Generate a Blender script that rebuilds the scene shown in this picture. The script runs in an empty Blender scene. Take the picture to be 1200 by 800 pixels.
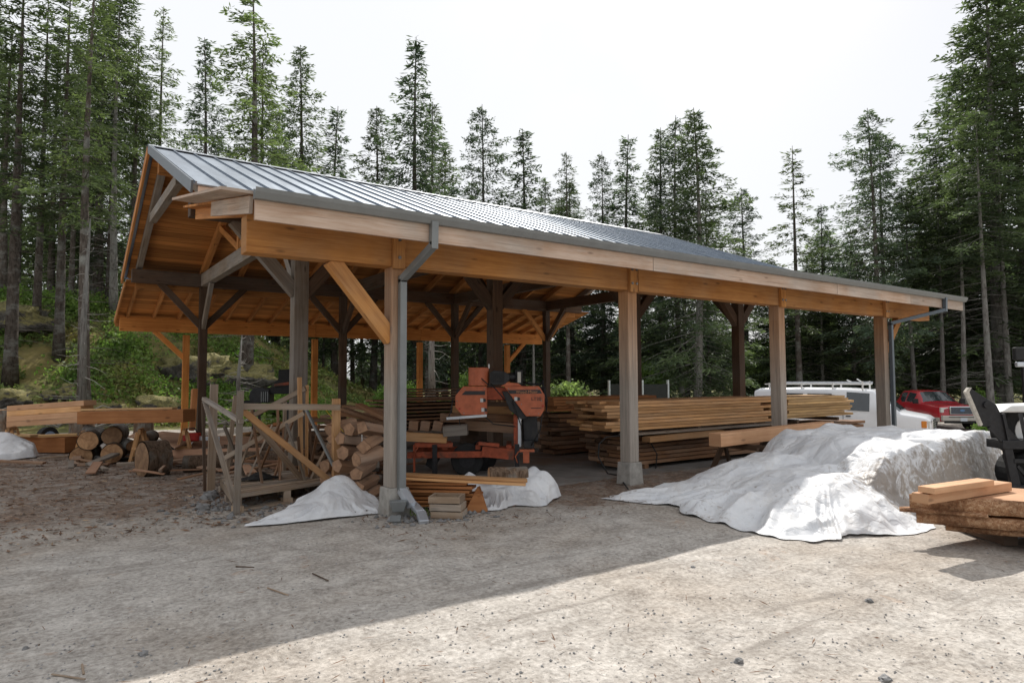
import bpy, math, random
import numpy as np
from mathutils import Vector, Matrix, noise
R_ = random.Random(7)
rnd = R_.uniform
COL = bpy.context.scene.collection
SC = bpy.context.scene
# ------------------------------------------------------------------ camera numbers
CAM = np.array([-3.4193, -7.3158, 1.6]); YAW, PITCH, ROLL, FPX = .9591, .0555, .0041, 778.8
_c, _s, _cp, _sp = math.cos(YAW), math.sin(YAW), math.cos(PITCH), math.sin(PITCH)
FW = np.array([_c*_cp, _s*_cp, _sp]); RT = np.array([_s, -_c, 0.]); UP = np.cross(RT, FW)
def ray(u, v):
    a, b = u-600, v-400; cr, sr = math.cos(ROLL), math.sin(ROLL)
    return FW + RT*(cr*a-sr*b)/FPX - UP*(sr*a+cr*b)/FPX
def at(u, v, d): return Vector(CAM + ray(u, v)*d)
def G(u, v, z=0.):
    r = ray(u, v); return Vector(CAM + r*((z-CAM[2])/r[2]))
def PY(u, v, y):
    r = ray(u, v); return Vector(CAM + r*((y-CAM[1])/r[1]))
def sm(t): t = max(0., min(1., t)); return t*t*(3-2*t)
def nz(x, y, z=0.): return noise.noise(Vector((x, y, z)))
def terr(x, y):
    h = -1.0*sm((x-13.5)/9)
    b = sm((y-18.5-.35*max(0, x))/12)*(1-sm((x-1)/16))
    if b > 0: h += b*5.4 + b*(1-b)*4*(.55*nz(x*.35, y*.35)+.35*nz(x*.9, y*.9, 3))
    if y > 15: h += .25*sm((y-16)/6)*nz(x*.5, y*.5, 7)
    r = math.hypot(x-CAM[0], y-CAM[1])
    if r < 14 and y < -.5:
        for c0, ph in ((-2.3, 0.), (-4.1, 1.), (-5.6, 2.2), (-3.2, 3.)):
            q = y-(c0+.22*x*(1 if ph > 2 else .15)+.25*math.sin(x*.5+ph)); h -= .022*math.exp(-q*q/.02)*(.6+nz(x*1.5, c0)); h += .012*math.exp(-(abs(q)-.24)**2/.008)
    if r < 25: h += .018*nz(x*.8, y*.8, 1)+.010*nz(x*2.6, y*2.6, 2)
    return h
# ------------------------------------------------------------------ mesh builder
class MB:
    def __init__(s): s.v=[]; s.f=[]; s.uv=[]; s.t=[]; s.m=[]
    def face(s, idx, uv=None, t=1., m=0):
        s.f.append(idx); s.uv += (uv or [(0, 0)]*len(idx)); s.t += [t]*len(idx); s.m.append(m)
    def quadpts(s, pts, uv=None, t=1., m=0):
        n = len(s.v); s.v += [tuple(p) for p in pts]; s.face(list(range(n, n+len(pts))), uv, t, m)
    def bar(s, p, q, w, h, t=None, m=0, up=None, w2=None, h2=None, cut0=0, cut1=0):
        """timber from p to q; w horizontal width, h height. cut0/cut1 shift the top edge along the axis."""
        p, q = Vector(p), Vector(q); d = (q-p); L = d.length; d.normalize()
        up = Vector(up) if up else Vector((0, 0, 1))
        if abs(d.dot(up)) > .98: up = Vector((0, 1, 0))
        sd = d.cross(up).normalized(); u = sd.cross(d).normalized()
        w2 = w if w2 is None else w2; h2 = h if h2 is None else h2
        t = rnd(.82, 1.12) if t is None else t
        n = len(s.v)
        for e, ww, hh, c in ((p, w, h, cut0), (q, w2, h2, cut1)):
            for a, b in ((-1, -1), (1, -1), (1, 1), (-1, 1)):
                s.v.append(tuple(e + sd*a*ww/2 + u*b*hh/2 + d*(c if b > 0 else 0)))
        o1, o2 = rnd(0, 40), rnd(0, 40)
        cr = (0, w, w+h, 2*w+h, 2*w+2*h)
        for i in range(4):
            j = (i+1) % 4
            s.face([n+i, n+j, n+4+j, n+4+i], [(o1, o2+cr[i]), (o1, o2+cr[i+1]), (o1+L, o2+cr[i+1]), (o1+L, o2+cr[i])], t, m)
        e = 90+o1
        s.face([n+3, n+2, n+1, n], [(e, o2+h*.1), (e+w*.05, o2+h*.1), (e+w*.05, o2), (e, o2)], t*.85, m)
        s.face([n+4, n+5, n+6, n+7], [(e, o2), (e+w*.05, o2), (e+w*.05, o2+h*.1), (e, o2+h*.1)], t*.85, m)
        return s
    def box(s, c, size, t=None, m=0, rz=0):
        c = Vector(c); d = Vector((math.cos(rz), math.sin(rz), 0))*size[0]/2
        return s.bar(c-d, c+d, size[1], size[2], t, m)
    def tube(s, pts, r, n=10, t=1., m=0, cap=True):
        pts = [Vector(p) for p in pts]; r = r if isinstance(r, (list, tuple)) else [r]*len(pts)
        rings = []; prev = None; L = 0
        for i, p in enumerate(pts):
            d = (pts[min(i+1, len(pts)-1)]-pts[max(i-1, 0)]).normalized()
            if prev is None:
                a = Vector((0, 0, 1)) if abs(d.z) < .9 else Vector((1, 0, 0)); a = d.cross(a).normalized()
            else: a = (prev - d*prev.dot(d)).normalized()
            prev = a; b = d.cross(a); k = len(s.v)
            if i: L += (p-pts[i-1]).length
            for j in range(n):
                an = 2*math.pi*j/n; s.v.append(tuple(p+(a*math.cos(an)+b*math.sin(an))*r[i]))
            rings.append((k, L))
        for i in range(len(rings)-1):
            (k0, l0), (k1, l1) = rings[i], rings[i+1]; cc = 2*math.pi*r[0]
            for j in range(n):
                jj = (j+1) % n
                s.face([k0+j, k0+jj, k1+jj, k1+j], [(l0, cc*j/n), (l0, cc*(j+1)/n), (l1, cc*(j+1)/n), (l1, cc*j/n)], t, m)
        if cap:
            s.face([rings[0][0]+j for j in range(n)][::-1], None, t, m); s.face([rings[-1][0]+j for j in range(n)], None, t, m)
        return s
    def prism(s, poly, y0, y1, t=1., m=0):
        """poly [(x,z)] extruded from y0 to y1"""
        n = len(poly); k = len(s.v)
        s.v += [(x, y0, z) for x, z in poly]+[(x, y1, z) for x, z in poly]
        s.face([k+i for i in range(n)], [(x, z) for x, z in poly], t, m)
        s.face([k+n+i for i in range(n)][::-1], [(x, z) for x, z in poly][::-1], t, m)
        for i in range(n):
            j = (i+1) % n; s.face([k+j, k+i, k+n+i, k+n+j], [(0, 0), (.1, 0), (.1, .1), (0, .1)], t, m)
        return s
    def build(s, name, mat, parent=None, smooth=False, bevel=0, loc=None, rz=0):
        me = bpy.data.meshes.new(name); me.from_pydata(s.v, [], s.f)
        mats = mat if isinstance(mat, (list, tuple)) else [mat]
        for mm in mats: me.materials.append(mm)
        uvl = me.uv_layers.new(name='UVMap'); uvl.data.foreach_set('uv', np.array(s.uv, 'f').ravel())
        at_ = me.color_attributes.new('tint', 'FLOAT_COLOR', 'CORNER')
        tt = np.array(s.t, 'f'); at_.data.foreach_set('color', np.stack([tt, tt, tt, np.ones_like(tt)], 1).ravel())
        me.polygons.foreach_set('material_index', np.array(s.m, 'i'))
        if smooth: me.polygons.foreach_set('use_smooth', np.ones(len(s.f), bool))
        me.validate(); me.update()
        o = bpy.data.objects.new(name, me); COL.objects.link(o); o.parent = parent
        if loc is not None: o.location = loc
        o.rotation_euler.z = rz
        if bevel:
            b = o.modifiers.new('b', 'BEVEL'); b.width = bevel; b.segments = 2; b.limit_method = 'ANGLE'
        return o
def tag(o, label=None, cat=None, group=None, kind=None):
    if label: o['label'] = label
    if cat: o['category'] = cat
    if group: o['group'] = group
    if cat and not kind: kind = 'thing'
    if kind: o['kind'] = kind
    return o
def empty(name, loc, rz=0, label=None, cat=None, group=None):
    o = bpy.data.objects.new(name, None); COL.objects.link(o); o.location = loc; o.rotation_euler.z = rz
    o.empty_display_size = .1
    return tag(o, label, cat, group)
def copy_tree(o, parent=None):
    c = o.copy(); COL.objects.link(c); c.parent = parent
    for ch in list(o.children): copy_tree(ch, c)
    return c
# ------------------------------------------------------------------ materials
class NT:
    def __init__(s, name):
        s.mat = bpy.data.materials.new(name); s.mat.use_nodes = True; s.nt = s.mat.node_tree; s.N = s.nt.nodes
        s.b = s.N['Principled BSDF']; s.out = s.N['Material Output']
    def n(s, typ, **k):
        o = s.N.new(typ)
        for a, v in k.items():
            if a.startswith('i_'):
                key = a[2:]; key = int(key) if key.isdigit() else key.replace('_', ' ')
                o.inputs[key].default_value = v
            else: setattr(o, a, v)
        return o
    def l(s, a, b): s.nt.links.new(a, b)
    def ramp(s, fac, stops, interp='LINEAR'):
        r = s.n('ShaderNodeValToRGB'); r.color_ramp.interpolation = interp
        e = r.color_ramp.elements
        while len(e) < len(stops): e.new(.5)
        for i, (p, c) in enumerate(stops):
            e[i].position = p; e[i].color = (*c, 1) if len(c) == 3 else c
        s.l(fac, r.inputs[0]); return r.outputs[0]
    def mix(s, fac, a, b, mode='MIX'):
        m = s.n('ShaderNodeMix', data_type='RGBA', blend_type=mode)
        for v, i in ((fac, 0), (a, 6), (b, 7)):
            if hasattr(v, 'is_linked'): s.l(v, m.inputs[i])
            else: m.inputs[i].default_value = v if not isinstance(v, tuple) or len(v) == 4 else (*v, 1)
        return m.outputs[2]
    def math(s, op, a, b=0.):
        m = s.n('ShaderNodeMath', operation=op)
        for v, i in ((a, 0), (b, 1)):
            if hasattr(v, 'is_linked'): s.l(v, m.inputs[i])
            else: m.inputs[i].default_value = v
        return m.outputs[0]
    def noise(s, vec, scale, det=4, rough=.55, dist=0.):
        o = s.n('ShaderNodeTexNoise', i_Scale=scale, i_Detail=det, i_Roughness=rough, i_Distortion=dist)
        if vec is not None: s.l(vec, o.inputs['Vector'])
        return o.outputs['Fac']
    def bump(s, h, strength=.4, dist=.01, prev=None):
        b = s.n('ShaderNodeBump', i_Strength=strength, i_Distance=dist); s.l(h, b.inputs['Height'])
        if prev: s.l(prev, b.inputs['Normal'])
        return b.outputs[0]
    def rnd_off(s, vec, k=30.):
        oi = s.n('ShaderNodeObjectInfo'); mu = s.n('ShaderNodeVectorMath', operation='SCALE'); mu.inputs[0].default_value = (1., .73, .31)
        s.l(s.math('MULTIPLY', oi.outputs['Random'], k), mu.inputs['Scale'])
        ad = s.n('ShaderNodeVectorMath', operation='ADD'); s.l(vec, ad.inputs[0]); s.l(mu.outputs[0], ad.inputs[1])
        return ad.outputs[0], oi.outputs['Random']
def wood(name, light, dark, weather=None, wamt=0., rough=.75, knots=1., var=.18, zfade=None, grain=22.):
    m = NT(name); uv = m.n('ShaderNodeUVMap', uv_map='UVMap').outputs[0]
    v, r = m.rnd_off(uv)
    mp = m.n('ShaderNodeMapping'); mp.inputs['Scale'].default_value = (1.1, grain, 1); m.l(v, mp.inputs[0])
    g1 = m.noise(mp.outputs[0], 1.0, 6, .6, .6)
    mp2 = m.n('ShaderNodeMapping'); mp2.inputs['Scale'].default_value = (6, grain*5, 1); m.l(v, mp2.inputs[0])
    g2 = m.noise(mp2.outputs[0], 1.0, 3, .6)
    big = m.noise(v, 1.6, 3, .5)
    f = m.math('ADD', m.math('MULTIPLY', g1, .75), m.math('MULTIPLY', g2, .3))
    c = m.ramp(f, [(.34, dark), (.62, light)])
    c = m.mix(m.ramp(big, [(.35, (0, 0, 0)), (.7, (1, 1, 1))]), c, m.mix(1., c, (.78, .74, .70, 1), 'MULTIPLY'))
    # knots
    mk = m.n('ShaderNodeMapping'); mk.inputs['Scale'].default_value = (2.2, 7, 1); m.l(v, mk.inputs[0])
    vo = m.n('ShaderNodeTexVoronoi', i_Scale=1.0); m.l(mk.outputs[0], vo.inputs['Vector'])
    k = m.ramp(vo.outputs['Distance'], [(.07, (1, 1, 1)), (.17, (0, 0, 0))])
    ck = m.n('ShaderNodeMapping'); ck.inputs['Scale'].default_value = (.8, 34, 1); m.l(v, ck.inputs[0]); ckn = m.noise(ck.outputs[0], 1., 2, .5)
    c = m.mix(m.math('MULTIPLY', m.ramp(ckn, [(.66, (0, 0, 0)), (.72, (1, 1, 1))]), .55), c, tuple(x*.3 for x in dark)+(1,))
    c = m.mix(m.math('MULTIPLY', k, .75*knots), c, tuple(x*.35 for x in dark)+(1,))
    if weather:
        wv = m.noise(v, .9, 4, .6)
        wf = m.ramp(wv, [(.42, (0, 0, 0)), (.62, (1, 1, 1))])
        wf = m.math('MULTIPLY', wf, wamt)
        if zfade:   # greyer low on the post, brown up under the eave
            ge = m.n('ShaderNodeNewGeometry'); sx = m.n('ShaderNodeSeparateXYZ'); m.l(ge.outputs['Position'], sx.inputs[0])
            zz = m.n('ShaderNodeMapRange', i_1=zfade[0], i_2=zfade[1], i_3=1.1, i_4=0.); m.l(sx.outputs['Z'], zz.inputs[0])
            wf = m.math('MAXIMUM', wf, m.math('MULTIPLY', zz.outputs[0], .85))
        wc = m.ramp(f, [(.34, tuple(x*.6 for x in weather)), (.62, weather)])
        c = m.mix(wf, c, wc)
    ti = m.n('ShaderNodeVertexColor', layer_name='tint').outputs[0]
    c = m.mix(1., c, ti, 'MULTIPLY')
    br = m.n('ShaderNodeMapRange', i_1=0., i_2=1., i_3=1-var, i_4=1+var); m.l(r, br.inputs[0])
    c = m.mix(1., c, br.outputs[0], 'MULTIPLY')
    m.l(c, m.b.inputs['Base Color']); m.b.inputs['Roughness'].default_value = rough
    m.b.inputs['Specular IOR Level'].default_value = .25
    m.l(m.bump(f, .5, .006), m.b.inputs['Normal'])
    return m.mat
def plain(name, col, rough=.6, metal=0., nscale=12., amt=.25, bump=.15, spec=.4, dirt=None, coat=0., var=0.):
    m = NT(name); tc = m.n('ShaderNodeTexCoord').outputs['Object']; tc, r = m.rnd_off(tc)
    n1 = m.noise(tc, nscale, 5, .6)
    c = m.ramp(n1, [(.3, tuple(x*(1-amt) for x in col)), (.7, tuple(min(1, x*(1+amt*.6)) for x in col))])
    if dirt:
        n2 = m.noise(tc, nscale*.25, 6, .65, .5)
        c = m.mix(m.ramp(n2, [(dirt[1], (0, 0, 0)), (dirt[1]+.15, (1, 1, 1))]), c, (*dirt[0], 1))
    if var:
        br = m.n('ShaderNodeMapRange', i_1=0., i_2=1., i_3=1-var, i_4=1+var); m.l(r, br.inputs[0]); c = m.mix(1., c, br.outputs[0], 'MULTIPLY')
    m.l(c, m.b.inputs['Base Color']); m.b.inputs['Roughness'].default_value = rough; m.b.inputs['Metallic'].default_value = metal
    m.b.inputs['Specular IOR Level'].default_value = spec
    if coat: m.b.inputs['Coat Weight'].default_value = coat; m.b.inputs['Coat Roughness'].default_value = .08
    if bump: m.l(m.bump(n1, bump, .01), m.b.inputs['Normal'])
    return m.mat
M = {}
M['beam'] = wood('golden_timber', (.58, .275, .085), (.40, .165, .048), (.42, .30, .19), .3)
M['beam_rear'] = wood('orange_timber', (.60, .25, .065), (.42, .15, .036), None, 0)
M['post'] = wood('weathered_post_timber', (.50, .25, .10), (.30, .14, .055), (.36, .325, .285), .4, zfade=(1.4, 3.1))
M['dark'] = wood('shaded_dark_timber', (.11, .066, .040), (.060, .036, .024), (.11, .098, .086), .4)  # unlit look of the inner frame is put into this dark colour
M['grey'] = wood('grey_timber', (.27, .225, .18), (.16, .125, .095), (.27, .255, .24), .6)
M['rafter'] = wood('rafter_timber', (.52, .235, .075), (.34, .14, .042))
M['fascia'] = wood('pale_fascia_timber', (.64, .50, .40), (.48, .31, .21), (.50, .45, .40), .6, knots=1.)
M['fresh'] = wood('fresh_sawn_timber', (.60, .34, .155), (.42, .21, .085), (.45, .34, .24), .25, knots=.7, var=.32)
M['fresh2'] = wood('yellow_sawn_timber', (.66, .43, .20), (.50, .30, .13), (.42, .31, .21), .3, knots=.7, var=.32)
M['pink'] = wood('salmon_sawn_timber', (.64, .38, .22), (.54, .29, .155), None, knots=.8)
M['brown'] = wood('brown_sawn_timber', (.27, .14, .07), (.14, .07, .036), (.28, .22, .17), .4, var=.32)
M['red_wood'] = wood('red_cedar_timber', (.46, .20, .075), (.32, .12, .04), None)
M['lath'] = wood('weathered_lath', (.36, .27, .19), (.24, .165, .11), (.40, .37, .33), .5)
M['ply'] = wood('reddish_board', (.42, .25, .16), (.33, .18, .11), None, grain=3, knots=.2)
M['conc'] = plain('concrete', (.33, .31, .28), .9, nscale=9, amt=.3, bump=.3, dirt=((.20, .17, .14), .55))
M['slab'] = plain('floor_concrete', (.20, .185, .17), .9, nscale=3, amt=.3, dirt=((.17, .11, .07), .52))
M['galv'] = plain('grey_gutter_metal', (.20, .21, .21), .45, .3, 5, .12, 0)
M['galv_l'] = plain('bright_galvanised', (.55, .58, .62), .35, .6, 5, .15, 0)
M['trim'] = plain('dark_roof_trim', (.10, .12, .14), .4, .3, 5, .1, 0)
M['steel'] = plain('bolt_steel', (.25, .24, .23), .4, .8, 20, .3)
M['black'] = plain('black_rubber', (.018, .018, .018), .7, 0, 20, .3)
M['blackm'] = plain('black_painted_steel', (.022, .022, .024), .42, .2, 15, .4, dirt=((.07, .06, .05), .6))
M['orange'] = plain('orange_paint', (.50, .135, .06), .5, 0, 9, .22, .05, dirt=((.36, .085, .04), .55))
M['orange_d'] = plain('rusty_orange_paint', (.36, .075, .03), .65, 0, 12, .35, .2, dirt=((.12, .05, .03), .5))
M['wcar'] = plain('white_car_paint', (.74, .75, .77), .3, 0, 3, .04, 0, coat=.6)
M['rcar'] = plain('red_car_paint', (.42, .016, .028), .3, 0, 3, .1, 0, coat=.8)
M['tan'] = plain('tan_two_tone_paint', (.45, .42, .37), .35, 0, 3, .08, 0, coat=.4)
M['chrome'] = plain('chrome', (.62, .63, .65), .16, 1., 5, .1, 0)
M['grille'] = plain('dark_grille', (.10, .11, .13), .35, .7, 60, .5)
M['lamp'] = plain('headlight_lens', (.62, .62, .58), .12, 0, 30, .25, 0, spec=.8)
M['amber'] = plain('amber_lens', (.65, .22, .03), .2, 0, 30, .2, 0)
M['carglass'] = plain('car_glass', (.025, .032, .036), .06, 0, 3, .3, 0, spec=.9)
M['tyre'] = plain('tyre_rubber', (.02, .02, .02), .85, 0, 20, .3)
M['rim'] = plain('wheel_rim', (.35, .35, .36), .35, .8, 20, .3)
M['white'] = plain('white_plastic', (.72, .72, .70), .5, 0, 8, .1, 0)
M['plate'] = plain('licence_plate', (.55, .58, .62), .5, 0, 40, .3, 0)
M['yellow'] = plain('yellow_strap', (.7, .52, .03), .6)
M['red'] = plain('red_plastic', (.5, .03, .02), .45)
M['blue'] = plain('blue_plastic', (.10, .2, .36), .45)
M['mesh'] = plain('dark_netting', (.035, .04, .035), .9, 0, 30, .4)
M['pale'] = plain('pale_post', (.55, .60, .58), .6)
M['stone'] = plain('grey_stone', (.24, .235, .23), .9, 0, 9, .4, .6, var=.3)
M['rootwood'] = plain('bleached_deadwood', (.30, .28, .25), .9, 0, 14, .35, .5)
def bark(name, a, b, sc=1.):
    m = NT(name); tc = m.n('ShaderNodeTexCoord').outputs['Object']; tc, r = m.rnd_off(tc)
    mp = m.n('ShaderNodeMapping'); mp.inputs['Scale'].default_value = (15*sc, 15*sc, 2.6*sc); m.l(tc, mp.inputs[0])
    f = m.noise(mp.outputs[0], 1., 6, .65, .8)
    lich = m.noise(tc, 1.3, 4, .7)
    c = m.ramp(f, [(.35, a), (.62, b)])
    c = m.mix(m.ramp(lich, [(.5, (0, 0, 0)), (.68, (1, 1, 1))]), c, (.22, .22, .20, 1))
    br = m.n('ShaderNodeMapRange', i_1=0., i_2=1., i_3=.7, i_4=1.35); m.l(r, br.inputs[0]); c = m.mix(1., c, br.outputs[0], 'MULTIPLY')
    m.l(c, m.b.inputs['Base Color']); m.b.inputs['Roughness'].default_value = .95; m.b.inputs['Specular IOR Level'].default_value = .1
    m.l(m.bump(f, .9, .03), m.b.inputs['Normal']); return m.mat
M['bark'] = bark('conifer_bark', (.045, .036, .030), (.12, .10, .085))
M['bark_pale'] = bark('pale_conifer_bark', (.10, .09, .08), (.26, .245, .225))
M['logbark'] = bark('log_bark', (.06, .038, .025), (.19, .13, .09), 2.)
def foliage(name, c1, c2, c3=None, trans=.45):
    m = NT(name); ge = m.n('ShaderNodeNewGeometry').outputs['Position']
    oi = m.n('ShaderNodeObjectInfo').outputs['Random']
    ti = m.n('ShaderNodeVertexColor', layer_name='tint').outputs[0]
    f = m.noise(ge, .9, 4, .6)
    c = m.ramp(f, [(.35, tuple(x*1.3 for x in c1)), (.65, tuple(x*1.3 for x in c2))])
    if c3: c = m.mix(m.ramp(m.noise(ge, .5, 3), [(.5, (0, 0, 0)), (.65, (1, 1, 1))]), c, (*c3, 1))
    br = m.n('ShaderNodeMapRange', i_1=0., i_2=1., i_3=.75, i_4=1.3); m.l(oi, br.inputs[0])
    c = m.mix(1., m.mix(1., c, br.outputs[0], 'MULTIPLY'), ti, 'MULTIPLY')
    m.l(c, m.b.inputs['Base Color']); m.b.inputs['Roughness'].default_value = .6; m.b.inputs['Specular IOR Level'].default_value = .25
    tr = m.n('ShaderNodeBsdfTranslucent'); m.l(m.mix(1., c, (1.25, 1.35, .85, 1), 'MULTIPLY'), tr.inputs['Color'])
    ms = m.n('ShaderNodeMixShader', i_0=trans); m.l(m.b.outputs[0], ms.inputs[1]); m.l(tr.outputs[0], ms.inputs[2]); m.l(ms.outputs[0], m.out.inputs[0])
    return m.mat
M['needle'] = foliage('dark_needles', (.042, .060, .033), (.088, .114, .058), (.060, .082, .050))
M['needle_l'] = foliage('light_needles', (.056, .078, .038), (.102, .130, .060))
M['needle_b'] = foliage('bluish_needles', (.040, .060, .044), (.078, .104, .068))
M['leaf'] = foliage('green_leaves', (.08, .15, .03), (.20, .29, .08), None, .45)
M['leaf_pale'] = foliage('pale_green_leaves', (.16, .24, .08), (.30, .36, .16), None, .45)
M['under'] = foliage('undergrowth_leaves', (.08, .12, .04), (.18, .22, .07), (.24, .20, .08), .35)
def tarp_mat():
    m = NT('white_tarpaulin'); tc = m.n('ShaderNodeTexCoord').outputs['Object']
    n1 = m.noise(tc, 1.7, 8, .72, 1.2); n2 = m.noise(tc, 9., 6, .7, 1.5); n3 = m.noise(tc, 4., 5, .6, 2.5)
    c = m.ramp(m.noise(tc, 3, 3), [(.3, (.58, .59, .61)), (.7, (.72, .72, .72))])
    ti = m.n('ShaderNodeVertexColor', layer_name='tint').outputs[0]
    # dirty smears, strongest where tint is low
    inv = m.math('SUBTRACT', 1., ti)
    th = m.math('ADD', m.math('MULTIPLY', n3, .55), m.math('MULTIPLY', n2, .45))
    sm_ = m.ramp(m.math('ADD', th, m.math('MULTIPLY', inv, .30)), [(.60, (0, 0, 0)), (.74, (1, 1, 1))])
    c = m.mix(m.math('MULTIPLY', sm_, .8), c, m.mix(n1, (.10, .09, .085, 1), (.35, .26, .17, 1)))
    fine = m.ramp(n1, [(.55, (0, 0, 0)), (.72, (1, 1, 1))]); c = m.mix(m.math('MULTIPLY', fine, .30), c, (.48, .40, .30, 1))
    m.l(c, m.b.inputs['Base Color']); m.b.inputs['Roughness'].default_value = .5; m.b.inputs['Specular IOR Level'].default_value = .35
    ns = m.n('ShaderNodeTexNoise', i_Scale=1.6, i_Detail=3); m.l(tc, ns.inputs['Vector']); dv = m.mix(.30, tc, ns.outputs['Color'])
    wv = m.n('ShaderNodeTexVoronoi', i_Scale=4.5, feature='DISTANCE_TO_EDGE'); m.l(dv, wv.inputs['Vector'])
    wv2 = m.n('ShaderNodeTexVoronoi', i_Scale=11., feature='DISTANCE_TO_EDGE'); m.l(dv, wv2.inputs['Vector'])
    cr1 = m.math('ADD', m.math('MINIMUM', wv.outputs[0], .22), m.math('MULTIPLY', m.math('MINIMUM', wv2.outputs[0], .2), .18))
    b1 = m.bump(cr1, .6, .09); b2 = m.bump(n3, .35, .03, b1); b3 = m.bump(n2, .2, .01, b2); m.l(b3, m.b.inputs['Normal'])
    return m.mat
M['tarp'] = tarp_mat()
def roof_mat():
    m = NT('standing_seam_metal'); tc = m.n('ShaderNodeTexCoord').outputs['Object']
    mp = m.n('ShaderNodeMapping'); mp.inputs['Scale'].default_value = (1.2, .18, .18); m.l(tc, mp.inputs[0])
    n1 = m.noise(mp.outputs[0], 3, 6, .65, .4); n2 = m.noise(tc, 8., 6, .7)
    f = m.math('ADD', m.math('MULTIPLY', n1, .6), m.math('MULTIPLY', n2, .4))
    c = m.ramp(f, [(.35, (.15, .18, .22)), (.65, (.27, .315, .37))])
    m.l(c, m.b.inputs['Base Color']); m.b.inputs['Metallic'].default_value = .75
    m.l(m.ramp(f, [(.3, (.34,)*3), (.7, (.52,)*3)]), m.b.inputs['Roughness'])
    m.l(m.bump(m.noise(tc, 1.5, 3), .25, .03), m.b.inputs['Normal']); return m.mat
M['roof'] = roof_mat()
def ground_mat():
    m = NT('gravel_ground'); ge = m.n('ShaderNodeNewGeometry').outputs['Position']
    col = m.n('ShaderNodeVertexColor', layer_name='cover'); sp = m.n('ShaderNodeSeparateColor'); m.l(col.outputs[0], sp.inputs[0])
    big = m.noise(ge, .55, 5, .6, .4); mid = m.noise(ge, 3.2, 6, .65, .3); fine = m.noise(ge, 26., 5, .7); grit = m.noise(ge, 90., 3, .7)
    mp = m.n('ShaderNodeMapping'); mp.inputs['Rotation'].default_value = (0, 0, -.35); mp.inputs['Scale'].default_value = (.35, 3.2, 1); m.l(ge, mp.inputs[0])
    streak = m.noise(mp.outputs[0], 1.6, 7, .65, .5)
    base = m.ramp(m.math('ADD', m.math('MULTIPLY', mid, .4), m.math('MULTIPLY', fine, .6)), [(.36, (.23, .205, .180)), (.5, (.41, .378, .340)), (.64, (.60, .560, .510))])
    base = m.mix(m.ramp(big, [(.42, (0, 0, 0)), (.62, (1, 1, 1))]), base, m.mix(1., base, (.86, .82, .78, 1), 'MULTIPLY'))
    base = m.mix(m.ramp(streak, [(.56, (0, 0, 0)), (.70, (.75,)*3)]), base, (.22, .195, .17, 1))
    rust = m.noise(ge, 1.7, 5, .7, .6)
    base = m.mix(m.ramp(rust, [(.63, (0, 0, 0)), (.74, (.6,)*3)]), base, (.36, .215, .13, 1))
    dark = m.n('ShaderNodeTexVoronoi', i_Scale=16.); m.l(ge, dark.inputs['Vector'])
    base = m.mix(m.math('MULTIPLY', m.ramp(dark.outputs['Distance'], [(.08, (1, 1, 1)), (.16, (0, 0, 0))]), .45), base, (.11, .10, .09, 1))
    # sawdust and bark litter
    chip = m.ramp(m.noise(ge, 14., 7, .75, 1.), [(.33, (.09, .068, .055)), (.5, (.19, .14, .108)), (.66, (.36, .26, .19))])
    w = m.math('ADD', sp.outputs[0], m.math('MULTIPLY', m.math('SUBTRACT', mid, .5), 1.3))
    base = m.mix(m.ramp(w, [(.35, (0, 0, 0)), (.65, (1, 1, 1))]), base, chip)
    # forest floor
    fl = m.ramp(m.noise(ge, 4.5, 7, .7, .8), [(.32, (.035, .032, .02)), (.45, (.10, .09, .04)), (.57, (.15, .17, .05)), (.70, (.32, .28, .085))])
    fl = m.mix(m.ramp(m.noise(ge, .6, 4, .6), [(.48, (0, 0, 0)), (.6, (1, 1, 1))]), fl, m.mix(mid, (.10, .08, .05, 1), (.28, .23, .07, 1)))
    w2 = m.math('ADD', sp.outputs[1], m.math('MULTIPLY', m.math('SUBTRACT', mid, .5), .8))
    base = m.mix(m.ramp(w2, [(.4, (0, 0, 0)), (.6, (1, 1, 1))]), base, fl)
    m.l(base, m.b.inputs['Base Color']); m.b.inputs['Roughness'].default_value = .95; m.b.inputs['Specular IOR Level'].default_value = .15
    b1 = m.bump(streak, .5, .035); b2 = m.bump(mid, .7, .045, b1); b3 = m.bump(fine, .75, .014, b2); b4 = m.bump(grit, .5, .004, b3)
    m.l(b4, m.b.inputs['Normal']); return m.mat
M['ground'] = ground_mat()
def endgrain():
    m = NT('log_end_grain'); tc = m.n('ShaderNodeTexCoord').outputs['Object']
    n = m.noise(tc, 9, 5, .6, .5); c = m.ramp(n, [(.35, (.26, .13, .06)), (.65, (.50, .29, .145))]); oi = m.n('ShaderNodeObjectInfo').outputs['Random']; br = m.n('ShaderNodeMapRange', i_1=0., i_2=1., i_3=.45, i_4=1.1); m.l(oi, br.inputs[0]); c = m.mix(1., c, br.outputs[0], 'MULTIPLY')
    m.l(c, m.b.inputs['Base Color']); m.b.inputs['Roughness'].default_value = .85
    m.l(m.bump(m.noise(tc, 30, 4), .5, .01), m.b.inputs['Normal']); return m.mat
M['end'] = endgrain()
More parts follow.
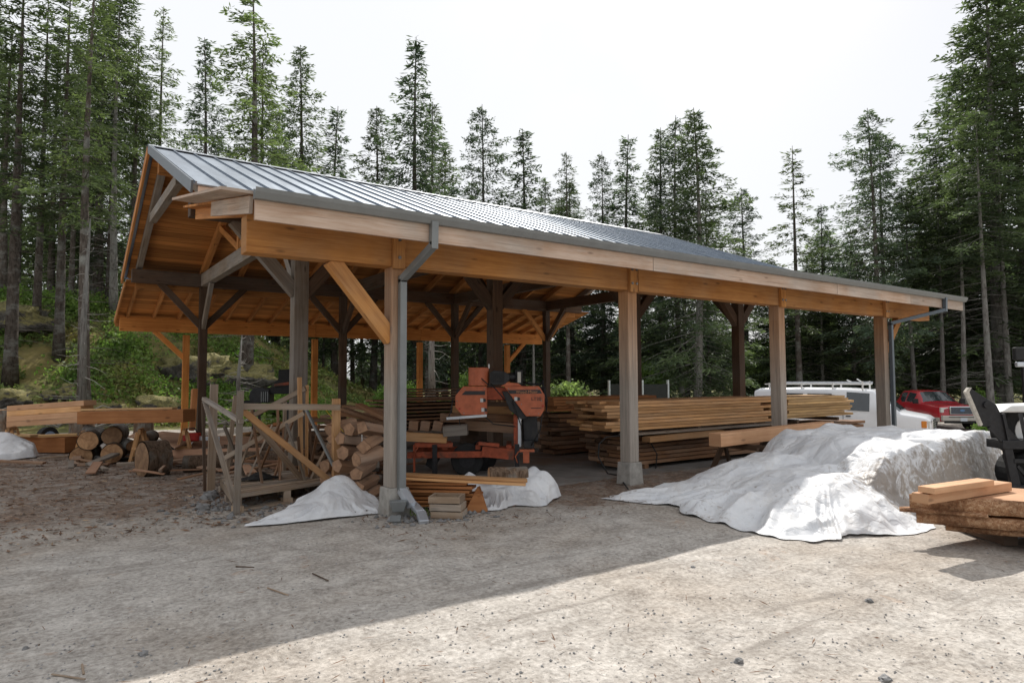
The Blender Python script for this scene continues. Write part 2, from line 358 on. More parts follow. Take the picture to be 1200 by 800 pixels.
def sheath():
    m = NT('roof_sheathing_boards'); ge = m.n('ShaderNodeTexCoord').outputs['Object']; sx = m.n('ShaderNodeSeparateXYZ'); m.l(ge, sx.inputs[0])
    k = m.math('MULTIPLY', sx.outputs['Y'], 1/.19); fr = m.math('FRACT', k); fl = m.math('FLOOR', k)
    cb = m.n('ShaderNodeCombineXYZ'); m.l(m.math('ADD', m.math('MULTIPLY', sx.outputs['X'], .8), m.math('MULTIPLY', fl, 7.3)), cb.inputs[0]); m.l(m.math('MULTIPLY', sx.outputs['Y'], 22.), cb.inputs[1])
    g = m.noise(cb.outputs[0], 1., 5, .6, .5)
    wn = m.n('ShaderNodeTexWhiteNoise', noise_dimensions='1D'); m.l(fl, wn.inputs['W'])
    c = m.ramp(g, [(.34, (.34, .13, .035)), (.66, (.60, .265, .075))])
    br = m.n('ShaderNodeMapRange', i_1=0., i_2=1., i_3=.62, i_4=1.15); m.l(wn.outputs[0], br.inputs[0]); c = m.mix(1., c, br.outputs[0], 'MULTIPLY')
    gap = m.ramp(fr, [(.0, (1, 1, 1)), (.05, (0, 0, 0)), (.95, (0, 0, 0)), (1., (1, 1, 1))])
    c = m.mix(m.math('MULTIPLY', gap, .85), c, (.04, .018, .008, 1))
    m.l(c, m.b.inputs['Base Color']); m.b.inputs['Roughness'].default_value = .8; m.b.inputs['Specular IOR Level'].default_value = .2
    m.l(m.bump(gap, -.5, .01), m.b.inputs['Normal']); return m.mat
M['sheath'] = sheath()
# ------------------------------------------------------------------ world, sun, camera
SUN = Vector((.70, .69, 1.)).normalized()
w = bpy.data.worlds.new('World'); SC.world = w; w.use_nodes = True; nt = w.node_tree
bg = nt.nodes['Background']; sky = nt.nodes.new('ShaderNodeTexSky'); sky.sky_type = 'NISHITA'; sky.sun_disc = False
sky.sun_elevation = math.asin(SUN.z); sky.sun_rotation = math.atan2(SUN.x, SUN.y); sky.air_density = 1.; sky.dust_density = 3.
tc = nt.nodes.new('ShaderNodeTexCoord'); no = nt.nodes.new('ShaderNodeTexNoise'); no.inputs['Scale'].default_value = 1.6; no.inputs['Detail'].default_value = 5
nt.links.new(tc.outputs['Generated'], no.inputs['Vector'])
rp = nt.nodes.new('ShaderNodeValToRGB'); rp.color_ramp.elements[0].position = .35; rp.color_ramp.elements[0].color = (.70,)*3+(1,); rp.color_ramp.elements[1].position = .6; rp.color_ramp.elements[1].color = (.97,)*3+(1,)
nt.links.new(no.outputs['Fac'], rp.inputs[0])
mx = nt.nodes.new('ShaderNodeMix'); mx.data_type = 'RGBA'; nt.links.new(rp.outputs[0], mx.inputs[0]); nt.links.new(sky.outputs[0], mx.inputs[6]); mx.inputs[7].default_value = (9.7, 9.9, 10.2, 1)   # thin white overcast
nt.links.new(mx.outputs[2], bg.inputs[0]); bg.inputs[1].default_value = .1
sl = bpy.data.lights.new('sun', 'SUN'); sl.energy = 5.0; sl.angle = math.radians(.6); sl.color = (1., .96, .90)
so = bpy.data.objects.new('sun', sl); COL.objects.link(so); so.rotation_euler = SUN.to_track_quat('Z', 'Y').to_euler()
cd = bpy.data.cameras.new('camera'); co = bpy.data.objects.new('camera', cd); COL.objects.link(co); SC.camera = co
cr, sr = math.cos(ROLL), math.sin(ROLL)
Xc = Vector(RT)*cr - Vector(UP)*sr; Yc_ = Vector(RT)*sr + Vector(UP)*cr
mat = Matrix((Xc, Yc_, -Vector(FW))).transposed().to_4x4(); mat.translation = Vector(CAM); co.matrix_world = mat
cd.sensor_width = 36; cd.lens = FPX/1200*36; cd.clip_end = 1500; cd.clip_start = .05
SC.view_settings.view_transform = 'Standard'; SC.view_settings.look = 'None'; SC.view_settings.exposure = 0
SC.cycles.max_bounces = 6; SC.cycles.diffuse_bounces = 4; SC.cycles.transmission_bounces = 4; SC.cycles.transparent_max_bounces = 4
# ------------------------------------------------------------------ ground
def grid_axis(a, b, step, far, g=1.25):
    c = list(np.arange(a, b+1e-6, step)); s = step; x = c[-1]
    while x < far: s *= g; x += s; c.append(x)
    s = step; x = c[0]
    while x > -far: s *= g; x -= s; c.insert(0, x)
    return c
xs = grid_axis(-8, 13, .13, 500); ys = grid_axis(-8.5, 10, .13, 500)
def densify(a, lo, hi, st):
    o = [x for x in a if x < lo] + list(np.arange(lo, hi, st)) + [x for x in a if x > hi]; return o
ys = densify(ys, 10.5, 45, .5); xs = densify(xs, -20, -8.3, .5); xs = densify(xs, 13.5, 40, .5)
V = []; cov = []
for y in ys:
    for x in xs:
        V.append((x, y, terr(x, y)))
        saw = max(sm((y-.6)/1.6)*sm((2.8-x)/1.4)*sm((x+7)/3)*sm((12.5-y)/3.)*.6, sm((2.3-abs(y-.2-.3))/1.2)*sm((x-1.2)/1.)*sm((9-x)/4)*.62, sm((y-2)/2)*sm((x-1)/2)*sm((15-x)/2)*sm((15-y)/2)*.6)
        flr = max(sm((y-15.2+.25*min(x, 0))/2.6)*sm((20-x)/5), sm((math.hypot(x-CAM[0], y-CAM[1])-50)/6), sm((y-14-.9*max(0, x-18))/3) if x > 14 else 0)
        cov.append((saw, flr, 0, 1))
nx = len(xs); F = [(j*nx+i, j*nx+i+1, (j+1)*nx+i+1, (j+1)*nx+i) for j in range(len(ys)-1) for i in range(nx-1)]
me = bpy.data.meshes.new('ground'); me.from_pydata(V, [], F); me.materials.append(M['ground'])
ca = me.color_attributes.new('cover', 'FLOAT_COLOR', 'POINT'); ca.data.foreach_set('color', np.array(cov, 'f').ravel())
me.polygons.foreach_set('use_smooth', np.ones(len(F), bool)); me.update()
tag(bpy.data.objects.new('ground', me), kind='structure'); COL.objects.link(bpy.data.objects['ground'])
fs = MB(); fs.box((7.9, 7.3, .0), (12.3, 13.6, .05), 1.); tag(fs.build('floor_slab', M['slab']), kind='structure')
#%%PAVILION
# ------------------------------------------------------------------ pavilion
S = 3.888; YB, YC, YD = 3.70, 11.98, 14.53; H1, H2 = 2.93, 4.08; YR = (YB+YC)/2
pav = empty('timber_pavilion', (0, 0, 0), 0, 'long open timber pavilion with standing seam metal roof sheltering the sawmill and lumber', 'pavilion')
def P_(name, mb, mat, par=pav, **k): return mb.build(name, mat, par, **k)
# posts
for i in range(4):
    x = i*S
    p = MB(); p.bar((x, 0, .33), (x, 0, H1+.001), .19, .21, 1., up=(0, 1, 0)); po = P_('post', p, M['post'], bevel=.008)
    q = MB(); q.bar((x-.03, -.148, H1-.03), (x-.03, -.148, H1+.42), .15, .06, 1., up=(0, 1, 0)); P_('post_tongue', q, M['beam'], bevel=.005)
    f = MB(); f.bar((x, 0, -.1), (x, 0, .33), .30, .31, 1., up=(0, 1, 0), w2=.255, h2=.265); P_('concrete_footing', f, M['conc'], po, bevel=.012)
    for zz in (H1+.10, H1+.31):
        for dx in ((-.07, .02) if i else (-.03,)):
            b = MB(); b.tube([(x+dx, -.178, zz), (x+dx, -.192, zz)], .02, 8); P_('bolt', b, M['steel'], po)
for i in range(4):
    x = i*S
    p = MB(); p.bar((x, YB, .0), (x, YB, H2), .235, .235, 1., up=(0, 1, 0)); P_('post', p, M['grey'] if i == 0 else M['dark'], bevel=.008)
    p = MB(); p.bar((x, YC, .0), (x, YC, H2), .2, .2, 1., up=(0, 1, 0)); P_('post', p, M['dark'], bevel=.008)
    p = MB(); p.bar((x, YD, .0), (x, YD, H1), .17, .17, 1., up=(0, 1, 0)); P_('post', p, M['beam_rear'])
# long beams
def lbeam(name, x0, x1, y, z, w, h, mat, cuts=()):
    xs_ = [x0]+list(cuts)+[x1]
    for a, b in zip(xs_, xs_[1:]):
        m = MB(); m.bar((a+.004, y, z+h/2), (b-.004, y, z+h/2), w, h, rnd(.95, 1.05)); P_(name, m, mat, bevel=.008)
lbeam('eave_beam', -1.75, 13.77, 0, H1, .235, .40, M['beam'], (S+.12, 2*S+.1))
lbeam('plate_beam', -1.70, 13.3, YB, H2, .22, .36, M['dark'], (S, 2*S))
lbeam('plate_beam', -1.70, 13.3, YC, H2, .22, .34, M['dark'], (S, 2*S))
lbeam('eave_beam', -1.74, 13.37, YD, H1+.07, .18, .40, M['beam_rear'], (S, 2*S))
lbeam('ridge_beam', -1.65, 13.2, YR, 5.82, .2, .36, M['rafter'], (S, 2*S))
lbeam('rafter_ledger', -1.6, 13.2, YC+.2, 3.93, .08, .22, M['rafter'], (S*1.5,))
def brace(a, b, w, h, mat, t=None):
    m = MB(); m.bar(a, b, w, h, t); P_('knee_brace', m, mat, bevel=.005)
brace((-.05, 0, 2.07), (-.80, 0, H1+.02), .12, .18, M['beam'], 1.05)
brace((3*S+.05, 0, 2.1), (3*S+.82, 0, H1+.02), .13, .16, M['beam'], .9)
for i in range(4):
    x = i*S
    for sx in (-1, 1):
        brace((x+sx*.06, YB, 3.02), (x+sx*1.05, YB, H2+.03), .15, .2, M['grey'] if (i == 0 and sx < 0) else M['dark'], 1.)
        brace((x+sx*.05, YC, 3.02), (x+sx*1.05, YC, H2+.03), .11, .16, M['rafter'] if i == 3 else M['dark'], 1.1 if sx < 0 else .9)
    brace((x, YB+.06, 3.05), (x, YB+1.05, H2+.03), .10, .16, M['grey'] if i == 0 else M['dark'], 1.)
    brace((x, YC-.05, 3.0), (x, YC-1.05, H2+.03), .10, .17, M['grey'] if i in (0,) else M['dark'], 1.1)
brace((-.05, YD, 2.25), (-.85, YD, H1+.1), .10, .14, M['beam_rear'])
brace((3*S+.05, YD, 2.25), (3*S+.85, YD, H1+.1), .10, .14, M['beam_rear'])
# trusses
MS, ZR0 = .392, 6.36
def zmain(y): return ZR0 - MS*abs(y-YR)
ZE = 4.33; YE1, YE2 = 2.67, YC+1.03
def truss(x, outer=False):
    mt = M['grey'] if outer else M['dark']
    if not outer:
        m = MB(); m.bar((x, YB-.12, H2+.17), (x, YC+.12, H2+.17), .18, .33, 1.); P_('tie_beam', m, M['grey'] if x < 1 else M['dark'], bevel=.006)
        m = MB(); m.bar((x, YR, H2+.33), (x, YR, 5.82), .16, .16); P_('king_post', m, M['rafter'])
        for sy in (-1, 1):
            m = MB(); m.bar((x, YR+sy*.1, H2+.42), (x, YR+sy*2.0, zmain(YR+2.)-.30), .12, .15); P_('truss_web', m, M['rafter'])
    for sy, yy in ((-1, YB), (1, YC)):
        ye = yy - sy*.0
        m = MB(); m.bar((x, YR, zmain(YR)-.19), (x, ye+sy*.25, zmain(ye+sy*.25)-.19), .13, .18, 1.); P_('truss_rafter', m, mt if outer else M['rafter'], bevel=.005)
    if outer:
        a = YR+1.75
        m = MB(); m.bar((x, YR-1.95, zmain(YR-1.95)-.36), (x, a, zmain(a)-.42), .14, .2, 1.); P_('collar_tie', m, mt, bevel=.005)
truss(-1.52, True); 
for i in range(4): truss(i*S)
truss(3*S+1.4, True)
# common rafters
k = 0; x = -.4
nr = 12
for i in range(1, nr):
    x = i*(3*S)/nr
    if i % 4 == 0: continue
    for sy, ye in ((-1, YE1+.15), (1, YE2-.15)):
        m = MB(); m.bar((x, YR+sy*.1, zmain(YR+.1)-.16), (x, ye, zmain(ye)-.16), .09, .18); P_('rafter', m, M['rafter'])
# lean-to roofs (front and rear)
def zlf(y): return 3.56 + .19*y
def zlr(y): return 3.56 - .27*(y-YD)
for i in range(24):
    x = -1.6 + i*.68
    if x > 14: break
    m = MB(); m.bar((x, -.58, zlf(-.58)-.14), (x, YB-.13, zlf(YB-.13)-.14), .06, .15); P_('rafter', m, M['rafter'])
for i in range(23):
    x = -1.55 + i*.66
    if x > 13.3: break
    m = MB(); m.bar((x, YC+.24, zlr(YC+.24)-.14), (x, 15.1, zlr(15.1)-.14), .06, .15); P_('rafter', m, M['rafter'])
def sheet(name, x0, x1, y0, z0, y1, z1, th, mat, zoff=0., par=pav):
    m = MB(); a, b = Vector((0, y0, z0+zoff)), Vector((0, y1, z1+zoff)); L = (b-a).length
    n = Vector((0, -(z1-z0), y1-y0)).normalized()
    if n.z < 0: n = -n
    pts = [Vector((x0, y0, z0+zoff)), Vector((x1, y0, z0+zoff)), Vector((x1, y1, z1+zoff)), Vector((x0, y1, z1+zoff))]
    q = [p+n*th for p in pts]; m.v = [tuple(p) for p in pts+q]
    for f in ((3, 2, 1, 0), (4, 5, 6, 7), (0, 1, 5, 4), (1, 2, 6, 5), (2, 3, 7, 6), (3, 0, 4, 7)): m.face(list(f))
    return m.build(name, mat, par)
sheet('roof_sheathing', -1.72, 13.16, YE1+.06, zmain(YE1+.06), YR-.01, zmain(YR-.01), .03, M['sheath'], -.07)
sheet('roof_sheathing', -1.72, 13.16, YE2-.06, zmain(YE2-.06), YR+.01, zmain(YR+.01), .03, M['sheath'], -.07)
sheet('roof_sheathing', -1.80, 14.1, -.62, zlf(-.62), YB-.14, zlf(YB-.14), .03, M['sheath'], -.065)
sheet('roof_sheathing', -1.80, 13.9, 15.18, zlr(15.18), YC+.16, zlr(YC+.16), .03, M['sheath'], -.065)
def metal(x0, x1, y0, y1, zf, ribs, name='metal_roof'):
    m = MB(); z0, z1 = zf(y0), zf(y1); d = Vector((0, y1-y0, z1-z0)).normalized(); n = Vector((0, -d.z, d.y)); n = n if n.z > 0 else -n
    a = [Vector((x0, y0, z0-.03)), Vector((x1, y0, z0-.03)), Vector((x1, y1, z1-.03)), Vector((x0, y1, z1-.03))]
    q = [p+n*.025 for p in a]; m.v = [tuple(p) for p in a+q]
    for f in ((3, 2, 1, 0), (4, 5, 6, 7), (0, 1, 5, 4), (1, 2, 6, 5), (2, 3, 7, 6), (3, 0, 4, 7)): m.face(list(f))
    nn = int((x1-x0)/ribs)
    for i in range(nn+1):
        x = x0+.03+i*(x1-x0-.06)/nn
        m.bar(Vector((x, y0-d.y*.02, z0-.005-d.z*.02))+n*.014, Vector((x, y1, z1-.005))+n*.014, .022, .038, 1., up=n)
    return P_(name, m, M['roof'])
metal(-1.81, 13.25, YE1, YR-.02, zmain, .38); metal(-1.81, 13.25, YE2, YR+.02, zmain, .38)
metal(-1.2, 14.19, -.70, YB-.16, zlf, .38); metal(-1.8, 14.0, 15.25, YC+.18, zlr, .38)
m = MB()
for sy in (-1, 1): m.bar((-1.83, YR+sy*.09, zmain(YR+.09)+.035), (13.27, YR+sy*.09, zmain(YR+.09)+.035), .2, .012, 1., up=(0, sy*MS, 1))
P_('ridge_cap', m, M['galv_l'])
for xx, sx in ((-1.83, -1), (13.27, 1)):
    for y0 in (YE1, YE2):
        front = y0 < YR
        m = MB(); m.bar((xx, y0, zmain(y0)-.055), (xx, YR, zmain(YR)-.055), .03, .17, 1.) if front else m.bar((xx, y0, zmain(y0)-.09), (xx, YR, zmain(YR)-.09), .045, .20, 1.)
        P_('rake_trim', m, M['trim'] if front else M['rafter'])
        if not front:
            m = MB(); m.bar((xx-sx*.002, y0, zmain(y0)+.02), (xx-sx*.002, YR, zmain(YR)+.02), .06, .02, 1.); P_('rake_flashing', m, M['trim'])
m = MB(); m.bar((-1.75, YE1+.03, ZE-.09), (13.2, YE1+.03, ZE-.09), .03, .13, 1.); P_('main_eave_board', m, M['fascia'])
m = MB(); m.bar((-1.75, YE2-.03, ZE-.1), (13.2, YE2-.03, ZE-.1), .03, .13, 1.); P_('main_eave_board', m, M['rafter'])
# lean-to fascia, gutter, left end boards
zf0 = zlf(-.67)
for a, b in ((-1.80, 3.74), (3.75, 8.7), (8.71, 11.6), (11.61, 14.19)):
    m = MB(); m.bar((a, -.655, zf0-.185), (b, -.655, zf0-.185), .038, .20, rnd(.92, 1.08)); P_('fascia_board', m, M['fascia'])
m = MB()
gp = [(-.675, -.10), (-.74, -.10), (-.775, -.04), (-.785, .0), (-.775, .0), (-.768, -.035), (-.735, -.088), (-.69, -.088), (-.69, .0), (-.675, .0)]
k = len(m.v); n = len(gp)
for x in (-1.82, 14.2): m.v += [(x, y, zf0+z+.01) for y, z in gp]
for i in range(n): j = (i+1) % n; m.face([i, j, n+j, n+i])
m.face(list(range(n))[::-1]); m.face(list(range(n, 2*n))); P_('gutter', m, M['galv'])
m = MB(); m.bar((-1.815, -.58, zlf(-.58)-.14), (-1.815, 1.3, zlf(1.3)-.14), .035, .17, 1.); P_('rake_board', m, M['fascia'])
m = MB(); m.bar((-1.90, -.66, zlf(-.66)-.02), (-1.90, 2.4, zlf(2.4)-.02), .42, .03, 1.02); P_('eave_plank', m, M['fascia'])
m = MB(); m.bar((-1.82, 15.05, zlr(15.05)-.12), (-1.82, YC+.3, zlr(YC+.3)-.12), .035, .15, 1.); P_('rake_board', m, M['rafter'])
m = MB(); m.bar((-1.8, 15.2, zlr(15.2)-.13), (13.9, 15.2, zlr(15.2)-.13), .035, .17, 1.); P_('fascia_board', m, M['rafter'])
# downspouts
def spout(xp, xg, foot):
    mg = M['galv'] if foot else M['trim']
    m = MB(); pts = [(xg, -.73, zf0-.06), (xg, -.72, zf0-.33), (xp, -.155, 2.78), (xp, -.155, .30 if foot else .05)]
    for a, b in zip(pts, pts[1:]): m.bar(a, b, .085, .075, 1., up=(0, 1, 0) if abs(a[0]-b[0]) < .01 else (0, 0, 1))
    for p in pts[1:-1]: m.box(p, (.085, .075, .085), 1.)
    d = P_('downspout', m, mg, bevel=.006)
    if foot:
        e = MB(); e.bar((xp, -.155, .31), (xp+.03, -.36, .16), .09, .08, 1.); e.build('elbow', M['galv_l'], d)
for xp, xg, ft in ((.02, .13, True), (3*S+.13, 3*S+1.45, False)): spout(xp, xg, ft)
#%%END
# ------------------------------------------------------------------ conifers
def cards_mesh(name, pos, ax, wd, ln, wi, tint, mat, extra=None):
    """rhombic leaf cards: centre pos, long axis ax, width axis wd (numpy arrays)"""
    n = len(pos); a = pos-ax*ln[:, None]*.5; b = pos+ax*ln[:, None]*.5; mid = pos+ax*ln[:, None]*.08
    c = mid+wd*wi[:, None]*.5; d = mid-wd*wi[:, None]*.5
    v = np.stack([a, c, b, d], 1).reshape(-1, 3)
    me = bpy.data.meshes.new(name); me.vertices.add(4*n); me.vertices.foreach_set('co', v.astype('f').ravel())
    me.loops.add(4*n); me.loops.foreach_set('vertex_index', np.arange(4*n, dtype='i'))
    me.polygons.add(n); me.polygons.foreach_set('loop_start', np.arange(n, dtype='i')*4)
    try: me.polygons.foreach_set('loop_total', np.full(n, 4, 'i'))
    except Exception: pass
    me.materials.append(mat)
    ca = me.color_attributes.new('tint', 'FLOAT_COLOR', 'CORNER'); t = np.repeat(tint, 4)
    ca.data.foreach_set('color', np.stack([t, t, t, np.ones_like(t)], 1).astype('f').ravel())
    me.update(calc_edges=True); return me
def unit(a): return a/np.maximum(np.linalg.norm(a, axis=1, keepdims=True), 1e-9)
def conifer(name, seed, H, cb, Rm, nb, dens, mat, barkm, shape=.8, droop=.35, dead=14, tr=.22, gap=.0, ksz=1.):
    rg = np.random.RandomState(seed); rr = random.Random(seed)
    root = empty(name, (0, 0, -50))
    # trunk
    bx, by = rr.uniform(-.012, .012)*H, rr.uniform(-.012, .012)*H
    def axis(z): t = z/H; return np.array([bx*math.sin(t*3.0), by*math.sin(t*2.3), z])
    t = MB(); nseg = 12
    t.tube([axis(H*i/nseg-.4*(i == 0)) for i in range(nseg+1)], [tr*(1-.93*(i/nseg)**.9)*(1.25 if i == 0 else 1) for i in range(nseg+1)], 8)
    for i in range(dead):
        z = rr.uniform(.06, max(.12, cb/H+.1))*H; an = rr.uniform(0, 6.28); L = rr.uniform(.5, 1.)*Rm*.8; p0 = axis(z)
        d = np.array([math.cos(an), math.sin(an), rr.uniform(-.25, .15)]); pts = [p0+d*L*s+np.array([0, 0, -.25*L*s*s]) for s in (0, .5, 1)]
        t.tube(pts, [.022, .014, .005], 3, cap=False)
    pos, ax, wd, ln, wi, ti = [], [], [], [], [], []
    an = rr.uniform(0, 6)
    clump = [rr.uniform(0, 100) for _ in range(2)]
    for i in range(nb):
        f = ((i+rr.random())/nb)**.93; z = cb + (H-cb)*f*.985
        an += 2.4+rr.uniform(-.5, .5)
        prof = (1-f)**shape*(min(1, .45+f*4.5))
        lump = .70+.5*noise.noise(Vector((z*.55, clump[0], math.cos(an)*1.2)))+.35*rr.uniform(-1, 1)
        L = max(.22, Rm*prof*max(.22, lump*1.05))
        if rr.random() < gap: continue
        el = -.30+.75*f+rr.uniform(-.15, .15)
        d = np.array([math.cos(an)*math.cos(el), math.sin(an)*math.cos(el), math.sin(el)]); p0 = axis(z)
        sidev = np.array([-math.sin(an), math.cos(an), 0])
        dr = droop*L*rr.uniform(.4, 1.1)
        def bp(s): return p0+d*L*s+np.array([0, 0, -dr*s**1.6+.18*L*max(0, s-.7)])
        t.tube([bp(0), bp(.5), bp(.95)], [.008+.009*L, .006+.005*L, .004], 3, cap=False)
        n = int(dens*(6+27*L)); s = rg.uniform(.12 if f > .3 else .3, 1.0, n)
        side = rg.choice([-1, 1], n); lat = rg.uniform(0, 1, n)**.8*(.42*L*(1.08-s)+.16)
        base = np.array([bp(q) for q in s])
        fw = d*.75+np.array([0, 0, -.1])
        tw = unit(sidev[None]*side[:, None]*rg.uniform(.5, 1.1, n)[:, None]+fw[None]+rg.normal(0, .18, (n, 3)))
        p = base+tw*lat[:, None]+np.stack([rg.normal(0, .06, n), rg.normal(0, .06, n), -lat*.30+rg.normal(0, .09, n)], 1)
        axx = unit(tw+rg.normal(0, .38, (n, 3))+np.array([0, 0, -.22]))
        ww = unit(np.cross(axx, rg.normal(0, 1, (n, 3))+np.array([0, 0, 1.1])))
        pos.append(p); ax.append(axx); wd.append(ww); ln.append(rg.uniform(.14, .36, n)*ksz); wi.append(rg.uniform(.04, .085, n)*ksz)
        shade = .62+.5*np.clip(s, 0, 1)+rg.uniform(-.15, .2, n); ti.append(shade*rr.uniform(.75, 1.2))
    tk = t.build('trunk', barkm, root, smooth=True)
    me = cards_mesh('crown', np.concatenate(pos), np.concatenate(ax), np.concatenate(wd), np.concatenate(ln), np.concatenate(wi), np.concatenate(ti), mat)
    c = bpy.data.objects.new('crown', me); COL.objects.link(c); c.parent = root
    root['H'] = H
    return root
KIND = {
 'sparse0': conifer('conifer_tree', 11, 24, 8.5, 2.5, 95, 1.7, M['needle'], M['bark'], .6, .4, 26, .20, .2),
 'sparse1': conifer('conifer_tree', 12, 22, 6.5, 2.1, 85, 1.7, M['needle_l'], M['bark'], .8, .35, 22, .15, .22),
 'sparse2': conifer('conifer_tree', 13, 25, 10.5, 2.9, 90, 1.8, M['needle_l'], M['bark'], .6, .45, 30, .23, .2),
 'fir0': conifer('conifer_tree', 21, 20, 3.0, 2.9, 165, 1.7, M['needle'], M['bark'], .68, .4, 16, .19, .08),
 'fir1': conifer('conifer_tree', 22, 18, 2.4, 2.6, 150, 1.7, M['needle_b'], M['bark'], .7, .45, 14, .17, .1),
 'fir2': conifer('conifer_tree', 23, 21, 4.0, 3.6, 160, 1.7, M['needle_b'], M['bark'], .5, .3, 14, .21, .08),
 'dense0': conifer('conifer_tree', 31, 22, 1.8, 4.2, 210, 1.55, M['needle'], M['bark_pale'], .55, .5, 6, .24, .0, 1.15),
 'dense1': conifer('conifer_tree', 32, 17, 1.0, 3.4, 190, 1.55, M['needle_l'], M['bark_pale'], .6, .5, 4, .18, .0, 1.1),
 'pole0': conifer('conifer_tree', 41, 22, 11.5, 2.6, 85, 2.0, M['needle'], M['bark_pale'], .55, .45, 34, .17, .1),
}
USED = set()
def tree(kind, u, vtop, d, label, group=None, wf=1., rz=None, vb=None):
    wf *= 1.6
    if u > 1035 and kind != 'pole0': d += 11
    p = at(u, 440, d); z0 = terr(p.x, p.y); zt = at(u, vtop, d).z; Hn = zt-z0
    src = KIND[kind]
    if kind in USED: o = copy_tree(src)
    else: o = src; USED.add(kind)
    o.location = (p.x, p.y, z0-.05); sc = Hn/src['H']; o.scale = (sc*wf, sc*wf, sc); o.rotation_euler.z = rnd(0, 6.28) if rz is None else rz
    tag(o, label, 'tree', group or 'conifers around the yard'); return o
T = tree
# the trees against the sky, left to right
T('sparse2', 100, -70, 23, 'tall conifer with thick dark bark, largest trunk in the woods on the mossy bank', wf=.95)
T('sparse0', 68, -40, 26, 'slim pale-barked conifer just left of the thickest trunk on the bank')
T('sparse1', 40, -30, 27, 'slim conifer on the bank with a thin sunlit crown, behind the lumber beams', wf=1.15)
T('sparse0', 12, -60, 24, 'dark double-stemmed looking conifer at the left edge of the photo', wf=1.2)
T('sparse2', 0, 10, 29, 'conifer cut off by the left border of the photo behind the white tarpaulin')
T('pole0', 131, -30, 30, 'thin straight conifer with dead lower branches right of the thickest trunk')
T('sparse1', 152, 30, 32, 'slender green conifer growing just left of the pavilion gable peak', wf=1.2)
T('fir0', 112, -10, 36, 'full-crowned conifer filling the gap behind the thick dark trunk', wf=1.1)
T('sparse1', 182, -8, 33, 'narrow spire-shaped conifer rising alone right above the gable peak', wf=.95)
T('fir1', 228, 32, 42, 'pointed mid-green conifer standing second right of the gable peak', wf=.85)
T('sparse2', 287, -25, 30, 'tall broad conifer with dark trunk, highest tree above the roof ridge', wf=1.25)
T('fir0', 300, 40, 44, 'conifer half hidden behind the tall broad one over the ridge', wf=.8)
T('fir0', 346, 42, 40, 'conical conifer with open branches right of the tall broad one', wf=.85)
T('fir1', 320, 120, 46, 'short thin conifer between the tall broad tree and the conical one', wf=.8)
T('fir1', 393, 115, 44, 'small dark conifer, lowest of the row on the left half of the ridge', wf=.95)
T('fir0', 437, 116, 43, 'stout conifer with leaning top left of the tallest centre spire', wf=.95)
T('fir1', 490, 32, 38, 'tall pointed spire conifer, highest one over the middle of the ridge', wf=.85)
T('fir0', 505, 110, 44, 'bushy conifer tucked against the right side of the tallest centre spire', wf=.85)
T('fir0', 522, 160, 48, 'low conifer filling the dip right of the tallest centre spire', wf=.9)
T('fir2', 562, 114, 42, 'rounded feathery conifer over the middle of the metal roof', wf=.72)
T('fir1', 610, 144, 44, 'dense dark conifer standing right of the rounded feathery one', wf=1.0)
T('fir0', 641, 205, 48, 'short conifer leaning into the gap over the roof centre', wf=.8)
T('sparse0', 666, 172, 40, 'thin sparse conifer with bare stem visible over the ridge', wf=.85)
T('fir2', 706, 172, 46, 'open-branched conifer left of the dense group over the ridge end', wf=.65)
T('fir1', 741, 150, 44, 'dark pointed conifer at the left of the group over the ridge end', wf=.95)
T('fir0', 778, 142, 42, 'light green conifer in the middle of the group over the ridge end', wf=.9)
T('dense0', 815, 118, 38, 'wide heavy-limbed conifer whose boughs sweep down past the ridge end', wf=.92)
T('fir2', 800, 128, 41, 'twin stem conifer close left of the wide heavy-limbed one', wf=.7)
T('sparse1', 937, 165, 42, 'airy solitary conifer standing in the gap of white sky', wf=1.25)
T('fir1', 966, 235, 46, 'small pale conifer between the airy one and the tall dark-topped one', wf=.9)
T('fir2', 1028, 117, 40, 'tall conifer with layered dark boughs right of the sky gap', wf=.85)
T('fir0', 1000, 268, 44, 'low bushy conifer beneath the layered dark one', wf=1.1)
T('dense0', 1082, 196, 40, 'broad green conifer leaning into the right-hand forest edge', wf=.85)
T('fir0', 1105, 168, 38, 'conifer with pale trunk before the big dark ones on the right', wf=1.1)
T('dense0', 1170, -45, 33, 'huge dark conifer filling the upper right corner of the photo', wf=.95)
T('dense0', 1212, -60, 36, 'huge conifer cut by the right border of the photo', wf=1.)
T('fir2', 1148, 60, 40, 'tall dark conifer just left of the huge one in the upper right', wf=1.)
# pale straight trunks at the edge of the woods behind the cars
for u, v, d, l in ((1041, 150, 44, 'above the white van'), (1072, 215, 43, 'above the red pickup cab'), (1104, 210, 42, 'above the red pickup hood'), (1128, 190, 40, 'behind the grille of the red pickup'),
                   (1160, 120, 38, 'left of the black loader arm'), (1182, 130, 41, 'behind the black loader arm')):
    T('pole0', u, v, d, 'straight pale-trunked conifer at the wood edge '+l, 'pale trunks behind the cars')
